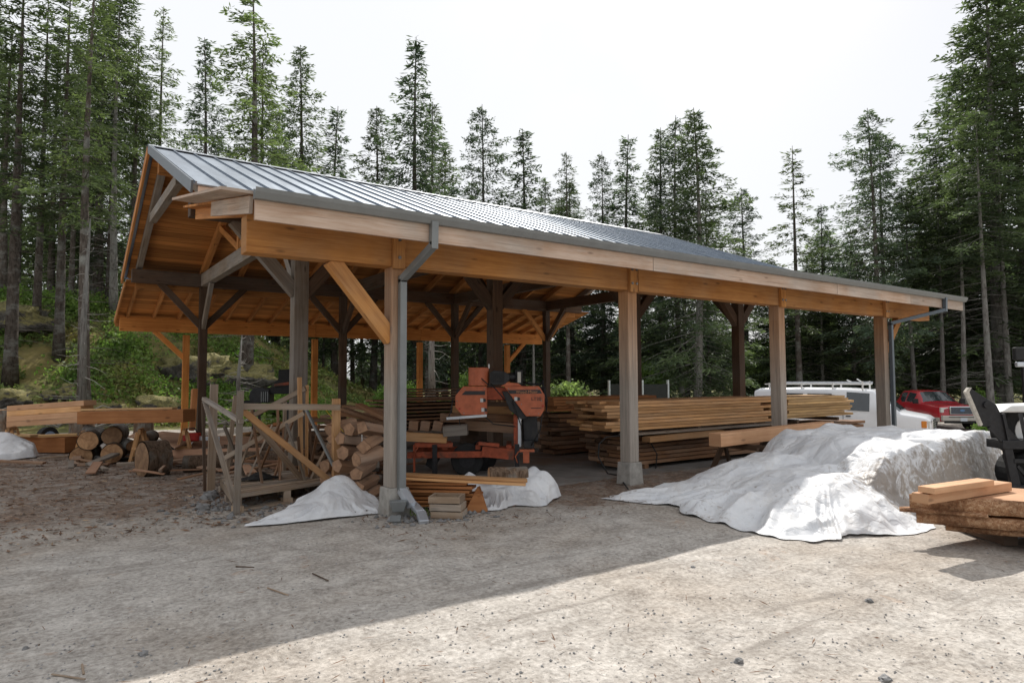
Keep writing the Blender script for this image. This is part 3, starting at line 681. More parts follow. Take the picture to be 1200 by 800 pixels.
# filling woods
def fill(u0, u1, n, v0, v1, d0, d1, kinds, label, group, wf=(.8, 1.2)):
    for i in range(n):
        T(R_.choice(kinds), u0+(u1-u0)*(i+rnd(.1, .9))/n, rnd(v0, v1), rnd(d0, d1), label, group, rnd(*wf))
fill(-60, 160, 9, -20, 90, 31, 44, ['sparse0', 'sparse1', 'sparse2', 'pole0', 'fir0'], 'slender conifer in the crowded woods up the mossy bank', 'crowded woods left of the gable')
fill(-60, 130, 4, 120, 270, 34, 46, ['fir0', 'fir1', 'dense1'], 'shorter conifer among the trunks up the mossy bank', 'shorter trees on the bank', (.9, 1.3))
fill(150, 420, 10, 130, 230, 44, 54, ['fir0', 'fir1', 'sparse1'], 'green conifer in the tree line just above the left half of the ridge', 'tree line over the left ridge')
fill(420, 880, 13, 195, 260, 48, 58, ['fir0', 'fir1', 'fir2'], 'green conifer in the low tree line behind the right half of the roof', 'tree line over the right ridge')
fill(640, 1000, 9, 330, 400, 42, 52, ['dense1', 'dense0', 'fir1'], 'low conifer seen beneath the eave beam between the front posts', 'trees seen under the roof', (1.1, 1.6))
fill(900, 1090, 6, 262, 330, 42, 50, ['dense1', 'fir0', 'dense0'], 'bushy conifer in the wood edge behind the white van', 'wood edge behind the van', (1., 1.4))
fill(1070, 1260, 6, 200, 290, 44, 54, ['dense0', 'dense1', 'fir0'], 'dark conifer deep in the woods behind the red pickup', 'woods behind the pickup', (1., 1.3))
fill(150, 640, 9, 300, 395, 33, 46, ['pole0', 'sparse1', 'fir1', 'dense1'], 'forest conifer visible through the open back of the pavilion', 'trees behind the open pavilion', (1., 1.4))
def thin_tree(u, vb, vt, d, r, label):
    p = at(u, vb, d); z = terr(p.x, p.y); zt = at(u-3, vt, d).z
    o = empty('dead_tree', (p.x, p.y, z-.1), 0, label, 'tree', 'bare stems on the bank'); m = MB(); H = zt-z
    m.tube([(0, 0, 0), (-.05, .02, H*.5), (.05, 0, H)], [r, r*.75, r*.15], 8); m.build('trunk', M['bark_pale'], o, smooth=True)
    for i in range(34):
        b = MB()
        zz = rnd(.12, .95)*H; an = rnd(0, 6.28); L = rnd(.5, 1.7)*(1.1-zz/H); q = Vector((0, 0, zz)); dd = Vector((math.cos(an), math.sin(an), rnd(-.3, .1)))
        b.tube([q, q+dd*L*.5, q+dd*L+Vector((0, 0, rnd(-.2, .25)))], [.014, .010, .003], 3, cap=False)
        b.build('dead_branch', M['rootwood'], o)
thin_tree(98, 442, 250, 22, .13, 'thin bleached dead tree with bare curling branches on the bank')
thin_tree(281, 448, 385, 24, .09, 'thin pale dead stem standing behind the pavilion')
thin_tree(507, 445, 330, 27, .17, 'smooth pale grey trunk seen between the pavilion posts')
M['hazy'] = foliage('haze_tinted_far_leaves', (.085, .115, .07), (.14, .18, .10))  # distance haze is put into this paler leaf colour
# far woods closing the horizon
def scatter(name, n, posf, l0, l1, w0, w1, mat, seed, upb=.3, kind='stuff', label=None, cat=None, group=None, tint=(.6, 1.2)):
    rg = np.random.RandomState(seed); P = posf(rg, n); n = len(P)
    ax = unit(rg.normal(0, 1, (n, 3))+np.array([0, 0, upb])); wd = unit(np.cross(ax, rg.normal(0, 1, (n, 3))))
    me = cards_mesh(name, P, ax, wd, rg.uniform(l0, l1, n), rg.uniform(w0, w1, n), rg.uniform(tint[0], tint[1], n), mat)
    o = bpy.data.objects.new(name, me); COL.objects.link(o); return tag(o, label, cat, group, kind)
def farpos(rg, n):
    out = []
    u = rg.uniform(-150, 1350, n); d = rg.uniform(58, 80, n); k = rg.uniform(0, 1, n)
    for a, b, c in zip(u, d, k):
        top = 395-70*noise.noise(Vector((a*.013, 3, 0)))-60*noise.noise(Vector((a*.05, 8, 0)))
        if a < 330: top -= 130
        if a > 1080: top -= 110
        v = 455-(455-top)*c**.8
        out.append(at(a, v, b))
    return np.array([tuple(q) for q in out])
scatter('distant_woods', 44000, farpos, .5, 1.3, .22, .6, M['hazy'], 5, label='hazy green distant woods closing the view behind the nearer trees', cat='woods')
# undergrowth
def bankpos(rg, n):
    out = []
    for i in range(n):
        u = rg.uniform(-80, 660); v0 = rg.uniform(0, 1); d = 23+22*v0
        p = at(u, 440, d); x, y = p.x+rg.normal(0, .4), p.y+rg.normal(0, .4)
        if noise.noise(Vector((x*.45, y*.45, 5)))+.35*noise.noise(Vector((x*1.7, y*1.7, 6))) < -.02: continue
        if y < 16.2: continue
        out.append((x, y, terr(x, y)+abs(rg.normal(0, .13))))
    return np.array(out)
scatter('bank_undergrowth', 110000, bankpos, .10, .30, .05, .14, M['under'], 6, .6, label='low green and brown undergrowth covering the mossy bank', cat='undergrowth')
def bankpos2(rg, n):
    cs = [(rg.uniform(-60, 640), rg.uniform(24, 33)) for _ in range(60)]; out = []
    for i in range(n):
        u, d = cs[rg.randint(len(cs))]; p = at(u, 440, d); x, y = p.x+rg.normal(0, .55), p.y+rg.normal(0, .55)
        if y < 16.5: continue
        out.append((x, y, terr(x, y)+abs(rg.normal(.1, .22))))
    return np.array(out)
scatter('bank_shrub_leaves', 34000, bankpos2, .08, .2, .06, .13, M['leaf'], 8, .4, label='bright leafy ferns and seedlings dotted over the bank', cat='undergrowth')
def shrub(u, d, w, h, mat, label, n=2600, group='shrubs around the yard', z=None, leaf=(.10, .24)):
    p = at(u, 440, d); z = terr(p.x, p.y); seed = int(u*7+d); rg = np.random.RandomState(seed)
    o = empty('leafy_shrub', (p.x, p.y, z), 0, label, 'shrub', group)
    m = MB()
    for i in range(9):
        an = rg.uniform(0, 6.28); m.tube([(0, 0, 0), (math.cos(an)*w*.2, math.sin(an)*w*.2, h*.4), (math.cos(an)*w*.36, math.sin(an)*w*.36, h*.8)], [.03, .02, .006], 4, cap=False)
    m.build('stems', M['bark'], o)
    c = rg.normal(0, 1, (26, 3)); c = unit(c)*rg.uniform(.3, 1, (26, 1)); k = rg.randint(0, 26, n)
    P = (c[k]*.75+rg.normal(0, .18, (n, 3)))*np.array([w/2, w/2, h*.5])+np.array([0, 0, h*.52]); P[:, 2] = np.maximum(P[:, 2], .03)
    ax = unit(rg.normal(0, 1, (n, 3))); wd = unit(np.cross(ax, rg.normal(0, 1, (n, 3))))
    me = cards_mesh('foliage', P, ax, wd, rg.uniform(*leaf, n), rg.uniform(leaf[0]*.5, leaf[1]*.55, n), rg.uniform(.65, 1.2, n), mat)
    q = bpy.data.objects.new('foliage', me); COL.objects.link(q); q.parent = o
shrub(668, 31, 2.6, 1.7, M['leaf_pale'], 'pale green bush behind the sawmill, left of the black screens', 4200)
shrub(697, 34, 2.4, 1.6, M['leaf_pale'], 'pale green bush touching the first black screen', 3600)
shrub(640, 33, 2.2, 1.5, M['leaf'], 'small green bush behind the last rear post', 3000)
shrub(760, 40, 3.6, 4.2, M['leaf'], 'bright broadleaf bush behind the second front post', 4200, leaf=(.14, .3))
shrub(560, 32, 2.6, 2.2, M['leaf'], 'green bush behind the engine of the sawmill', 3000)
shrub(885, 50, 5.5, 6.0, M['leaf_pale'], 'hazy pale broadleaf bush under the sky gap, above the van rear', 5000, leaf=(.16, .34))
shrub(1150, 41, 1.8, 1.9, M['leaf'], 'small bush poking up behind the red pickup hood', 1500)
shrub(1165, 27, 1.6, .9, M['leaf'], 'low green weeds behind the black loader frame', 1800)
shrub(470, 30, 2.4, 1.5, M['leaf'], 'low leafy bush seen between the first posts', 2600)
shrub(330, 25, 2.2, 1.2, M['leaf'], 'low bush behind the small black machine', 2200)
def rock(x, y, r, label, mat, name='mossy_boulder', group=None, sq=.7, zo=-.25, cat='boulder', z=None):
    if r > .3: sq = .52
    bmv = MB(); n1, n2 = (28, 18) if r > .3 else (12, 8); sd = rnd(0, 50)
    for i in range(n2+1):
        th = math.pi*i/n2
        for j in range(n1):
            ph = 2*math.pi*j/n1; d = Vector((math.sin(th)*math.cos(ph), math.sin(th)*math.sin(ph), math.cos(th)))
            k = r*(1+.55*noise.noise(d*1.3+Vector((sd, 0, 0)))+.30*noise.noise(d*3.1+Vector((sd, 0, 0)))+.12*noise.noise(d*8+Vector((sd, 0, 0)))); bmv.v.append((d.x*k, d.y*k*.85, d.z*k*sq))
    for i in range(n2):
        for j in range(n1): jj = (j+1) % n1; bmv.face([i*n1+j, (i+1)*n1+j, (i+1)*n1+jj, i*n1+jj])
    zz = terr(x, y) if z is None else z
    o = bmv.build(name, mat, smooth=r > .3, loc=(x, y, zz+r*sq*(.12 if r > .3 else .35)), rz=rnd(0, 6))
    return tag(o, label, cat, group)
def moss_mat():
    m = NT('mossy_rock'); ge = m.n('ShaderNodeNewGeometry'); tc = ge.outputs['Position']
    sx = m.n('ShaderNodeSeparateXYZ'); m.l(ge.outputs['Normal'], sx.inputs[0]); n1 = m.noise(tc, 5, 6, .7, .6)
    rk = m.ramp(n1, [(.35, (.04, .035, .03)), (.65, (.17, .155, .14))]); ms = m.ramp(m.noise(tc, 9, 5, .7), [(.35, (.10, .095, .035)), (.65, (.27, .23, .085))])
    f = m.math('ADD', sx.outputs['Z'], m.math('MULTIPLY', m.math('SUBTRACT', n1, .5), 2.2))
    m.l(m.mix(m.ramp(f, [(.1, (0, 0, 0)), (.45, (1, 1, 1))]), rk, ms), m.b.inputs['Base Color']); m.b.inputs['Roughness'].default_value = .95
    m.l(m.bump(m.noise(tc, 14, 6, .7), .9, .06), m.b.inputs['Normal']); return m.mat
M['moss'] = moss_mat()
for u, v, d, r, l in ((80, 442, 24, .75, 'yellow-mossed boulder at the foot of the thin dead tree'), (128, 450, 23.5, .85, 'dark rock with a yellow moss streak right of the dead tree'),
    (20, 400, 27, 1.3, 'large moss-covered mound above the pale beam'), (185, 418, 25, .8, 'mossy mound behind the rear left post'), (265, 430, 25, .9, 'mossy boulder behind the dark posts'),
    (232, 405, 29, 1.6, 'wide golden moss mound under the rear eave beam'), (285, 408, 30, 1.5, 'long golden mossy ridge rock seen under the rear eave beam'), (60, 460, 22.5, .55, 'low mossy rock behind the pale beam'),
    (430, 455, 25, .8, 'brush-covered rock seen behind the firewood'), (12, 440, 23, .7, 'mossy rock at the left border')):
    p = at(u, v, d); rock(p.x, p.y, r, l, M['moss'])
def stump(u, d, r, h, label):
    p = at(u, 440, d); o = empty('tree_stump', (p.x, p.y, terr(p.x, p.y)-.05), 0, label, 'stump', 'old stumps on the bank')
    m = MB(); m.tube([(0, 0, 0), (0, 0, h*.3), (0, 0, h)], [r*1.3, r*1.05, r], 12); m.build('bark_body', M['logbark'], o, smooth=False)
    m = MB(); m.tube([(0, 0, h), (0, 0, h+.01)], r*.93, 12); m.build('cut_face', M['end'], o)
stump(3, 19.5, .33, .8, 'old stump at the left border behind the beams'); stump(98, 18.5, .3, .55, 'dark stump beneath the joint of the two raised beams')
stump(170, 19, .25, .5, 'small dark stump behind the sawhorse legs')
# fallen dead branches on the bank
for i, (u, d, L) in enumerate(((70, 21.5, 2.6), (112, 21, 2.2), (250, 22, 2.8), (268, 22.5, 2.), (40, 22, 2.), (150, 22, 1.8))):
    p = at(u, 440, d); m = MB(); z = .1
    for j in range(7):
        an = rnd(-.6, 3.6); a = Vector((rnd(-.02, .02), rnd(-.02, .02), rnd(0, .1))); b = a+Vector((math.cos(an)*L*.5, rnd(-.5, .5), rnd(.1, .7)*L*.4)); c = b+Vector((math.cos(an)*L*.3, rnd(-.3, .3), rnd(-.4, .2)))
        m.tube([a, b, c], [.03, .018, .005], 4, cap=False)
    tag(m.build('dead_branch', M['rootwood'], loc=(p.x, p.y, terr(p.x, p.y)+.05)), 'tangle of bleached dead branches lying on the mossy bank', 'branches', 'dead branches on the bank')
#%%END2
# ------------------------------------------------------------------ stacked lumber
def pile(x0, y0, z0, layers, cols, L, w, t, gap, mat, label, group, jl=.25, jr=.3, yaw=0., name='board', nv=4, cat='board', bear=None):
    vs = []; cs, sn = math.cos(yaw), math.sin(yaw)
    for i in range(nv):
        l = L*(1-jr*i/nv*.6); m = MB(); m.bar((0, 0, t/2), (l, 0, t/2), w-.012, t, 1.); vs.append((m, l, []))
    z = z0
    for k in range(layers):
        for c in range(cols):
            i = R_.randrange(nv); m, l, os_ = vs[i]
            if not os_:
                o = m.build(name, mat)
            else:
                o = os_[0].copy(); COL.objects.link(o)
            os_.append(o)
            lx, ly = rnd(0, jl), c*w+rnd(-.018, .018)
            o.location = (x0+lx*cs-ly*sn, y0+lx*sn+ly*cs+w/2, z); o.rotation_euler.z = yaw+rnd(-.006, .006)
            tag(o, label, cat, group)
        z += t+gap
    return z
GF = M['fresh2']
pile(4.45, .92, .10, 7, 3, 5.4, .34, .058, .014, M['brown'], 'brown board in the lower left tier of the long stack', 'boards in the lower left tier', .35, .2)
pile(4.15, .90, .70, 9, 3, 4.9, .33, .048, .008, M['fresh'], 'golden board in the upper left tier of the long stack behind the second post', 'boards in the upper left tier', .45, .25)
pile(9.3, .95, .72, 8, 3, 2.7, .34, .050, .008, GF, 'yellow ragged-ended board in the upper right tier of the long stack', 'boards in the upper right tier', .3, .25)
pile(9.9, .93, .10, 6, 3, 2.5, .34, .062, .018, M['brown'], 'brown board in the lower right tier of the long stack', 'boards in the lower right tier', .4, .3)
pile(5.0, 3.35, .06, 9, 2, 3.3, .36, .075, .016, M['brown'], 'dark brown plank in the lower half of the stack right of the sawmill', 'planks right of the sawmill', .3, .25)
pile(4.9, 3.3, .92, 5, 2, 3.1, .36, .05, .008, M['red_wood'], 'reddish plank in the top half of the stack right of the sawmill', 'reddish planks right of the sawmill', .3, .2)
pile(2.6, 6.3, .42, 9, 2, 3.1, .42, .034, .050, M['brown'], 'thin board in the sticker-spaced stack left of the sawmill head', 'spaced boards left of the sawmill head', .12, .1)
pile(4.2, 8.8, .7, 9, 2, 2.6, .42, .034, .04, M['brown'], 'thin dark board in the spaced stack furthest behind the sawmill head', 'spaced boards behind the sawmill head', .1, .1)
def timber(name, p, q, w, h, mat, label, cat='timber', group=None, **k):
    p, q = Vector(p), Vector(q); m = MB(); m.bar((0, 0, 0), q-p, w, h, 1., **k)
    return tag(m.build(name, mat, loc=p, bevel=.006), label, cat, group)
# bearers under stacks
for i, x in enumerate((5.2, 7.2, 9.0, 10.4, 11.8)):
    timber('bearer', (x, .9, .055), (x, 1.95, .055), .1, .09, M['brown'], 'short bearer timber on the floor under the long lumber stack', group='bearers under the long stack')
for i, x in enumerate((5.0, 6.6, 8.3, 9.8, 11.4)):
    timber('bearer', (x, .88, .655), (x, 1.95, .655), .09, .075, M['dark'], 'dark spacer timber between the two tiers of the long lumber stack', group='spacers in the long stack')
for x in (5.3, 7.6): timber('bearer', (x, 3.3, .02), (x, 4.1, .02), .1, .07, M['dark'], 'bearer under the planks right of the sawmill', group='bearers right of the sawmill')
for y0, xx in ((6.3, (2.9, 5.3)), (8.8, (4.5, 6.5))):
    for x in xx:
        timber('bearer', (x, y0, .2), (x, y0+.9, .2), .3, .42 if y0 < 7 else .9, M['dark'], 'thick block carrying the spaced thin boards behind the sawmill', group='blocks under spaced boards')
timber('board', (4.6, .86, .64), (9.1, .80, .66), .22, .03, M['grey'], 'grey weathered plank jutting out between the two tiers of the long stack', 'board')
timber('board', (5.0, .72, .55), (6.9, .66, .58), .2, .09, M['fresh'], 'short pale timber lying behind the left end of the salmon beam', 'timber')
# salmon beam on sawhorses
timber('sawn_beam', (5.42, -.38, .60), (8.72, -.40, .66), .24, .21, M['pink'], 'long salmon-coloured squared beam lying across two sawhorses before the third post', 'beam')
def sawhorse(x, y, z, h, yaw, L, mat, label, t=.09):
    o = empty('sawhorse', (x, y, z), yaw, label, 'sawhorse', 'wooden sawhorses')
    m = MB(); m.bar((0, -L/2, h-.05), (0, L/2, h-.05), t, .09, 1.); m.build('top_rail', mat, o)
    for sy in (-1, 1):
        for sx in (-1, 1):
            m = MB(); m.bar((sx*.04, sy*L*.36, h-.06), (sx*(.26 if t > .08 else .16), sy*L*.42, 0), .04 if t > .08 else .025, .09 if t > .08 else .045, 1.); m.build('leg', mat, o)
        m = MB(); m.bar((-.12, sy*L*.40, h*.45), (.12, sy*L*.40, h*.45), .025, .05, 1.); m.build('stretcher', mat, o)
sawhorse(6.15, -.35, 0, .50, 0, 1.0, M['dark'], 'dark heavy sawhorse under the left half of the salmon beam')
sawhorse(7.25, -.42, 0, .52, .05, 1.0, M['dark'], 'dark heavy sawhorse under the right half of the salmon beam')
# black hose at the stack
hp = [G(736, 575), PY(724, 562, .6), PY(712, 555, .75), PY(701, 535, .86), PY(702, 520, .87), PY(710, 512, .9), PY(745, 508, .86), PY(760, 514, .86), PY(770, 532, .84), PY(768, 552, .8)]
hp[0].z = .03; hp[1].z = .03; hp[2].z = .05
m = MB(); m.tube(hp, .012, 6); tag(m.build('hose', M['black'], smooth=True), 'thin black hose looping over the front of the long lumber stack', 'hose')
# ------------------------------------------------------------------ tarpaulins
def tarp(name, outline, H, seed, label, amp=.05, fold=.06, na=220, nr=60, dirt=None, centre=None, zb=0.):
    n = len(outline); cx = centre[0] if centre else sum(p[0] for p in outline)/n; cy = centre[1] if centre else sum(p[1] for p in outline)/n
    # dense closed outline
    pts = []
    for i in range(n):
        p0, p1, p2, p3 = [Vector(outline[(i+k-1) % n]).to_2d() for k in range(4)]
        for j in range(8):
            t = j/8; pts.append(.5*((2*p1)+(p2-p0)*t+(2*p0-5*p1+4*p2-p3)*t*t+(-p0+3*p1-3*p2+p3)*t**3))
    N = len(pts); m = MB(); sd = seed*13.7
    for a in range(na):
        f = a/na*N; i = int(f); t = f-i; e = pts[i]*(1-t)+pts[(i+1) % N]*t
        e = e + (e-Vector((cx, cy)))*.05*noise.noise(Vector((a*.16, sd, 0)))
        for r in range(1, nr+1):
            s = (r/nr)**.8; x = cx+(e.x-cx)*s; y = cy+(e.y-cy)*s; ed = (1-s)*(e-Vector((cx, cy))).length
            h = H(x, y); lim = ed*3.2+.02; h = min(h, lim) if lim < h else h
            an = a/na*6.283
            fo = noise.noise(Vector((math.cos(an)*5.5, math.sin(an)*5.5, sd)))+.5*noise.noise(Vector((math.cos(an)*13, math.sin(an)*13, sd+9)))
            qx = x+.35*noise.noise(Vector((x*.8, y*.8, sd+2))); qy = y+.35*noise.noise(Vector((x*.8, y*.8, sd+8)))
            wr = (1-abs(noise.noise(Vector((qx*.9+qy*.5, qy*1.9, sd+3))))*3.)    # long creases
            wr2 = (1-abs(noise.noise(Vector((qx*2.6-qy*1.4, qy*2.6+qx, sd+5))))*3.2)
            wr3 = noise.noise(Vector((qx*6, qy*6, sd+7)))
            k = min(1, ed*5+.25)
            z = h+fo*fold*smx(.55, .85, s)*(1-smx(.93, 1., s))*1.3+amp*k*(.60*max(-.6, wr)+.20*max(-.5, wr2)*(.5+noise.noise(Vector((x, y, sd+40))))+.10*wr3-.15)
            g = terr(x, y) if zb == 0 else zb
            z = max(z, .012)+g
            dx = amp*.6*noise.noise(Vector((x*1.6, y*1.6, sd+20))); dy = amp*.6*noise.noise(Vector((x*1.6, y*1.6, sd+30)))
            m.v.append((x+dx-cx, y+dy-cy, z))
    for a in range(na):
        b = (a+1) % na
        for r in range(nr-1):
            i0, i1, i2, i3 = a*nr+r, a*nr+r+1, b*nr+r+1, b*nr+r
            x, y = m.v[i0][0]+cx, m.v[i0][1]+cy; t = 1. if dirt is None else dirt(x, y)
            m.face([i0, i1, i2, i3], None, t)
    zc = sum(m.v[a*nr][2] for a in range(na))/na; m.v.append((0, 0, zc)); ci = len(m.v)-1
    for a in range(na): m.face([ci, a*nr, ((a+1) % na)*nr], None, 1.)
    o = m.build(name, M['tarp'], smooth=True, loc=(cx, cy, 0)); return tag(o, label, 'tarpaulin')
def smx(a, b, x): return sm((x-a)/(b-a))
def Hbig(x, y):
    box = smx(3.7, 5.25, x-.5*max(0, y+3.3))*(1-smx(8.0, 8.25, x))*smx(-3.55, -3.32, y)*(1-smx(-1.1, -.6, y))
    h = box*(.72+.03*(x-5)*.5)
    sl = .46*smx(2.7, 5.2, x)*smx(-3.9, -2.6, y)*(1-smx(-1.4, -.55, y)*.75)*(1-smx(8, 8.25, x))
    sl2 = .44*smx(2.55, 4.3, x)*smx(-3.95, -3.0, y)*(1-smx(-2.6, -1.2, y))*(1-smx(4.5, 5.5, x)*.4)
    b = .07*math.exp(-((x-3.05)**2+(y+3.2)**2)/.12)+.10*math.exp(-((x-3.75)**2/.2+(y+3.55)**2/.07))+.07*math.exp(-((x-2.95)**2/.06+(y+2.3)**2/.3))
    return max(h, sl, sl2)+b
tarp('white_tarpaulin', [(2.66, -.72), (3.4, -.62), (4.8, -.72), (6.4, -.8), (8.15, -.85), (8.35, -2.2), (8.2, -3.45), (7.0, -3.52), (5.9, -3.55), (5.0, -3.7), (4.4, -4.0), (3.85, -4.05), (3.3, -3.75), (2.88, -3.68), (2.55, -3.3), (2.62, -2.7), (2.72, -2.1), (2.95, -1.6), (2.78, -1.15)],
     Hbig, 3, 'huge crumpled white tarpaulin draped over a long pile at the pavilion front', .10, .09, 360, 100,
     lambda x, y: 1.-.75*smx(4.2, 5.1, x)*(1-smx(-3.5, -3.2, y))-.6*math.exp(-((x-4.6)**2/.12+(y+3.3)**2/.3))-.3*(noise.noise(Vector((x*1.5, y*1.5, 4)))+.3), centre=(5.0, -2.3))
def Hs(x, y): return .27*math.exp(-(((x+.38)**2+(y-.72)**2)/.10))+.13*math.exp(-(((x+.7)**2+(y-.6)**2)/.22))+.035
tarp('white_tarpaulin', [(-1.58, .32), (-1.15, .22), (-.75, .16), (-.4, .12), (-.12, .12), (.04, .26), (.02, .62), (-.05, 1.0), (-.4, 1.2), (-.85, 1.0), (-1.25, .6)],
     Hs, 5, 'small white tarpaulin heaped in a peak beside the wooden rack', .07, .05, 200, 50, centre=(-.45, .6))
# eyelets along its hem
ey = [(-1.35, .27), (-1.18, .22), (-1.0, .19), (-.85, .17), (-.7, .15), (-.56, .14), (-.42, .13), (-.28, .12)]
tw = bpy.data.objects['white_tarpaulin.001']
for x, y in ey:
    m = MB(); m.tube([(x+.45, y-.6+.035, .05), (x+.45, y-.6+.03, .056)], .011, 8); m.build('eyelet', M['steel'], tw)
def Hbag(x, y):
    return .30*math.exp(-(((x-2.0)**2+(y+.1)**2)/.08))+.17*math.exp(-(((x-1.55)**2+(y+.1)**2)/.14))+.22*math.exp(-(((x-1.15)**2+(y-.2)**2)/.06))+.05+.06*noise.noise(Vector((x*5, y*5, 1)))
tarp('white_tarpaulin', [(.93, -.45), (1.0, -.56), (1.25, -.52), (1.45, -.45), (1.75, -.62), (2.0, -.45), (2.3, -.28), (2.4, 0), (2.15, .3), (1.6, .4), (1.0, .55), (.8, .3), (.82, -.1)],
     Hbag, 8, 'crumpled white tarpaulin with a bark-covered log resting on it, in front of the sawmill', .12, .07, 240, 60, centre=(1.55, -.05))
def Hl(x, y): return .48*math.exp(-(((x+4.15)**2/.35+(y-9.9)**2/.12)))+.1
tarp('white_tarpaulin', [(-5.2, 9.6), (-4.4, 9.3), (-3.7, 9.45), (-3.5, 9.75), (-3.62, 10.2), (-4.3, 10.4), (-5.2, 10.3)], Hl, 9, 'small white tarpaulin heap at the left border beneath the lumber beams', .06, .04, 120, 36)
# ------------------------------------------------------------------ logs
def log(p, q, r, label, cat='log', group=None, mat=None, name='log', seed=0, r2=None):
    p, q = Vector(p), Vector(q); o = empty(name, p, 0, label, cat, group); d = q-p; m = MB(); N = 16; rg = rnd(0, 99)
    a = d.normalized(); s = a.cross(Vector((0, 0, 1))).normalized(); u = s.cross(a); r2 = r2 or r; nn = 7; L = d.length
    for i in range(nn):
        t = i/(nn-1); rr = r*(1-t)+r2*t
        for j in range(N):
            an = 6.2832*j/N; k = rr*(1+.10*noise.noise(Vector((math.cos(an), math.sin(an), t*L*2+rg)))+.05*noise.noise(Vector((math.cos(an)*4, math.sin(an)*4, t*L*5+rg))))
            m.v.append(tuple(d*t+(s*math.cos(an)+u*math.sin(an))*k))
    for i in range(nn-1):
        for j in range(N):
            jj = (j+1) % N; m.face([i*N+j, i*N+jj, (i+1)*N+jj, (i+1)*N+j], [(i*L/nn, j*.1), (i*L/nn, j*.1+.1), ((i+1)*L/nn, j*.1+.1), ((i+1)*L/nn, j*.1)])
    m.build('bark_body', mat or M['logbark'], o, smooth=True)
    for i, dd in ((0, -1), (nn-1, 1)):
        e = MB(); e.v = [tuple(Vector(v)*.985 if i == 0 and False else Vector(v)+a*dd*.004) for v in m.v[i*N:(i+1)*N]]
        c = sum((Vector(v) for v in e.v), Vector())/N; e.v = [tuple(c+(Vector(v)-c)*.93) for v in e.v]; e.v.append(tuple(c+a*dd*.006))
        for j in range(N):
            jj = (j+1) % N; e.face([j, jj, N] if dd > 0 else [jj, j, N])
        e.build('cut_face', M['end'], o)
    return o
def lg(u, v, d, ru, vec, label, mat=None, group=None, r2=None):
    p = at(u, v, d); r = ru*d/FPX; log(p, p+Vector(vec), r, label, 'log', group, mat, r2=r2)
FL = -Vector(RT)  # image-left direction
ax1 = Vector((FW[0], FW[1], 0))*.85-Vector(RT)*.38; 
lg(95, 535, 12.9, 12.5, ax1*1.1, 'flaky-barked log at the left bottom of the log pile', M['logbark'], 'logs in the pile beside the round')
lg(131, 531, 12.7, 12, ax1*1.3, 'split-looking log at the bottom centre of the log pile', M['logbark'], 'logs in the pile beside the round')
lg(103, 516, 12.9, 11.5, ax1*1.2, 'dark-ended log at the top left of the log pile', M['bark_pale'], 'logs in the pile beside the round')
lg(131, 511, 12.9, 11.5, ax1*1.2, 'log with a clean tan cut face, topmost in the pile', M['bark_pale'], 'logs in the pile beside the round')
lg(153, 522, 13.1, 6.5, Vector((-.7, 1.0, .28)), 'thin pale log leaning on the right side of the log pile', M['bark_pale'], 'logs in the pile beside the round')
lg(166, 516, 13.2, 8, Vector((.3, 1.0, 0)), 'dark stubby log behind the big round', M['logbark'], 'logs in the pile beside the round')
lg(150, 532, 13.4, 7, Vector((.2, 1.0, 0)), 'dark low log in the shadow between pile and round', M['logbark'], 'logs in the pile beside the round')
p = at(166, 539, 11.1); log(p, p+Vector((.36, .10, 0)), .315, 'big short log round standing on its edge in the sawdust', 'log round', None, name='log_round')
p0 = at(80, 547, 12.9); p0.z = .05; log(p0, p0+Vector((1.3, -.15, .02)), .055, 'thin peeled pole on the ground in front of the log pile', 'log', None, M['bark_pale'])
p0 = at(198, 536, 12.3); p0.z = .17; log(p0, p0+Vector((1.5, -.6, 0)), .14, 'pale reddish log lying right of the big round', 'log', None, M['ply'])
p0 = at(215, 547, 11.6); p0.z = .14; log(p0, p0+Vector((1.1, -.35, 0)), .14, 'dark squared-off log lying against the left corner of the wooden rack', 'log', None, M['logbark'])
for i, (u, v, d, L, a, r) in enumerate(((252, 540, 12.3, 1.3, -.3, .13), (262, 528, 13.0, 1.4, -.2, .12), (280, 545, 11.9, 1.0, -.25, .12), (300, 530, 12.7, 1.2, .1, .11), (310, 518, 13.6, 1.3, -.1, .13))):
    p0 = at(u, v, d); p0.z = max(p0.z, .13); log(p0, p0+Vector((L*math.cos(a), L*math.sin(a), 0)), r, ('first', 'second', 'third', 'fourth', 'fifth')[i]+' small log from the left of those behind the wooden rack', 'log', 'small logs behind the rack')
p = PY(557, 560, -.02); log((1.36, .03, .34), (1.82, -.17, .33), .11, 'short furrowed-bark log lying on the crumpled tarpaulin', 'log')
# ------------------------------------------------------------------ left lumber beams
a = at(16, 487.5, 13.9); b = at(104, 481.5, 13.4)
wd = [(-.29, M['fresh']), (-.02, M['fresh']), (.25, M['fresh'])]
d1 = (b-a)
for i in range(4):
    off = Vector((0, 0, -.165+.11*i)); e_ = d1.normalized()*(.0, .05, -.04, .03)[i]
    timber('board', a+off, b+off+e_, .30, .107, M['pink'] if i != 2 else M['fresh'], ('lowest', 'second lowest', 'second highest', 'topmost')[i]+' of the four pale boards stacked on edge on the sawhorses at far left', 'board', 'pale boards stacked at far left')
a2 = at(99, 489, 12.9); b2 = at(222, 486.5, 12.5)
timber('sawn_beam', a2, b2, .36, .235, M['red_wood'], 'orange wide beam raised on sawhorses left of the pavilion posts', 'beam')
for j, (da, db, w_) in enumerate(((0, .0, .16), (.14, -.06, .14))):
    q1 = at(98, 480, 13.1+da); q2 = at(205, 478, 12.8+da)
    timber('board', q1, q2, w_, .035, M['fresh2'], ('front','rear')[j]+' thin yellow board lying on the raised orange beam', 'board', 'thin boards on the orange beam')
a3 = at(-30, 515, 15.1); b3 = at(87, 513, 14.7); a3.z = b3.z = .19
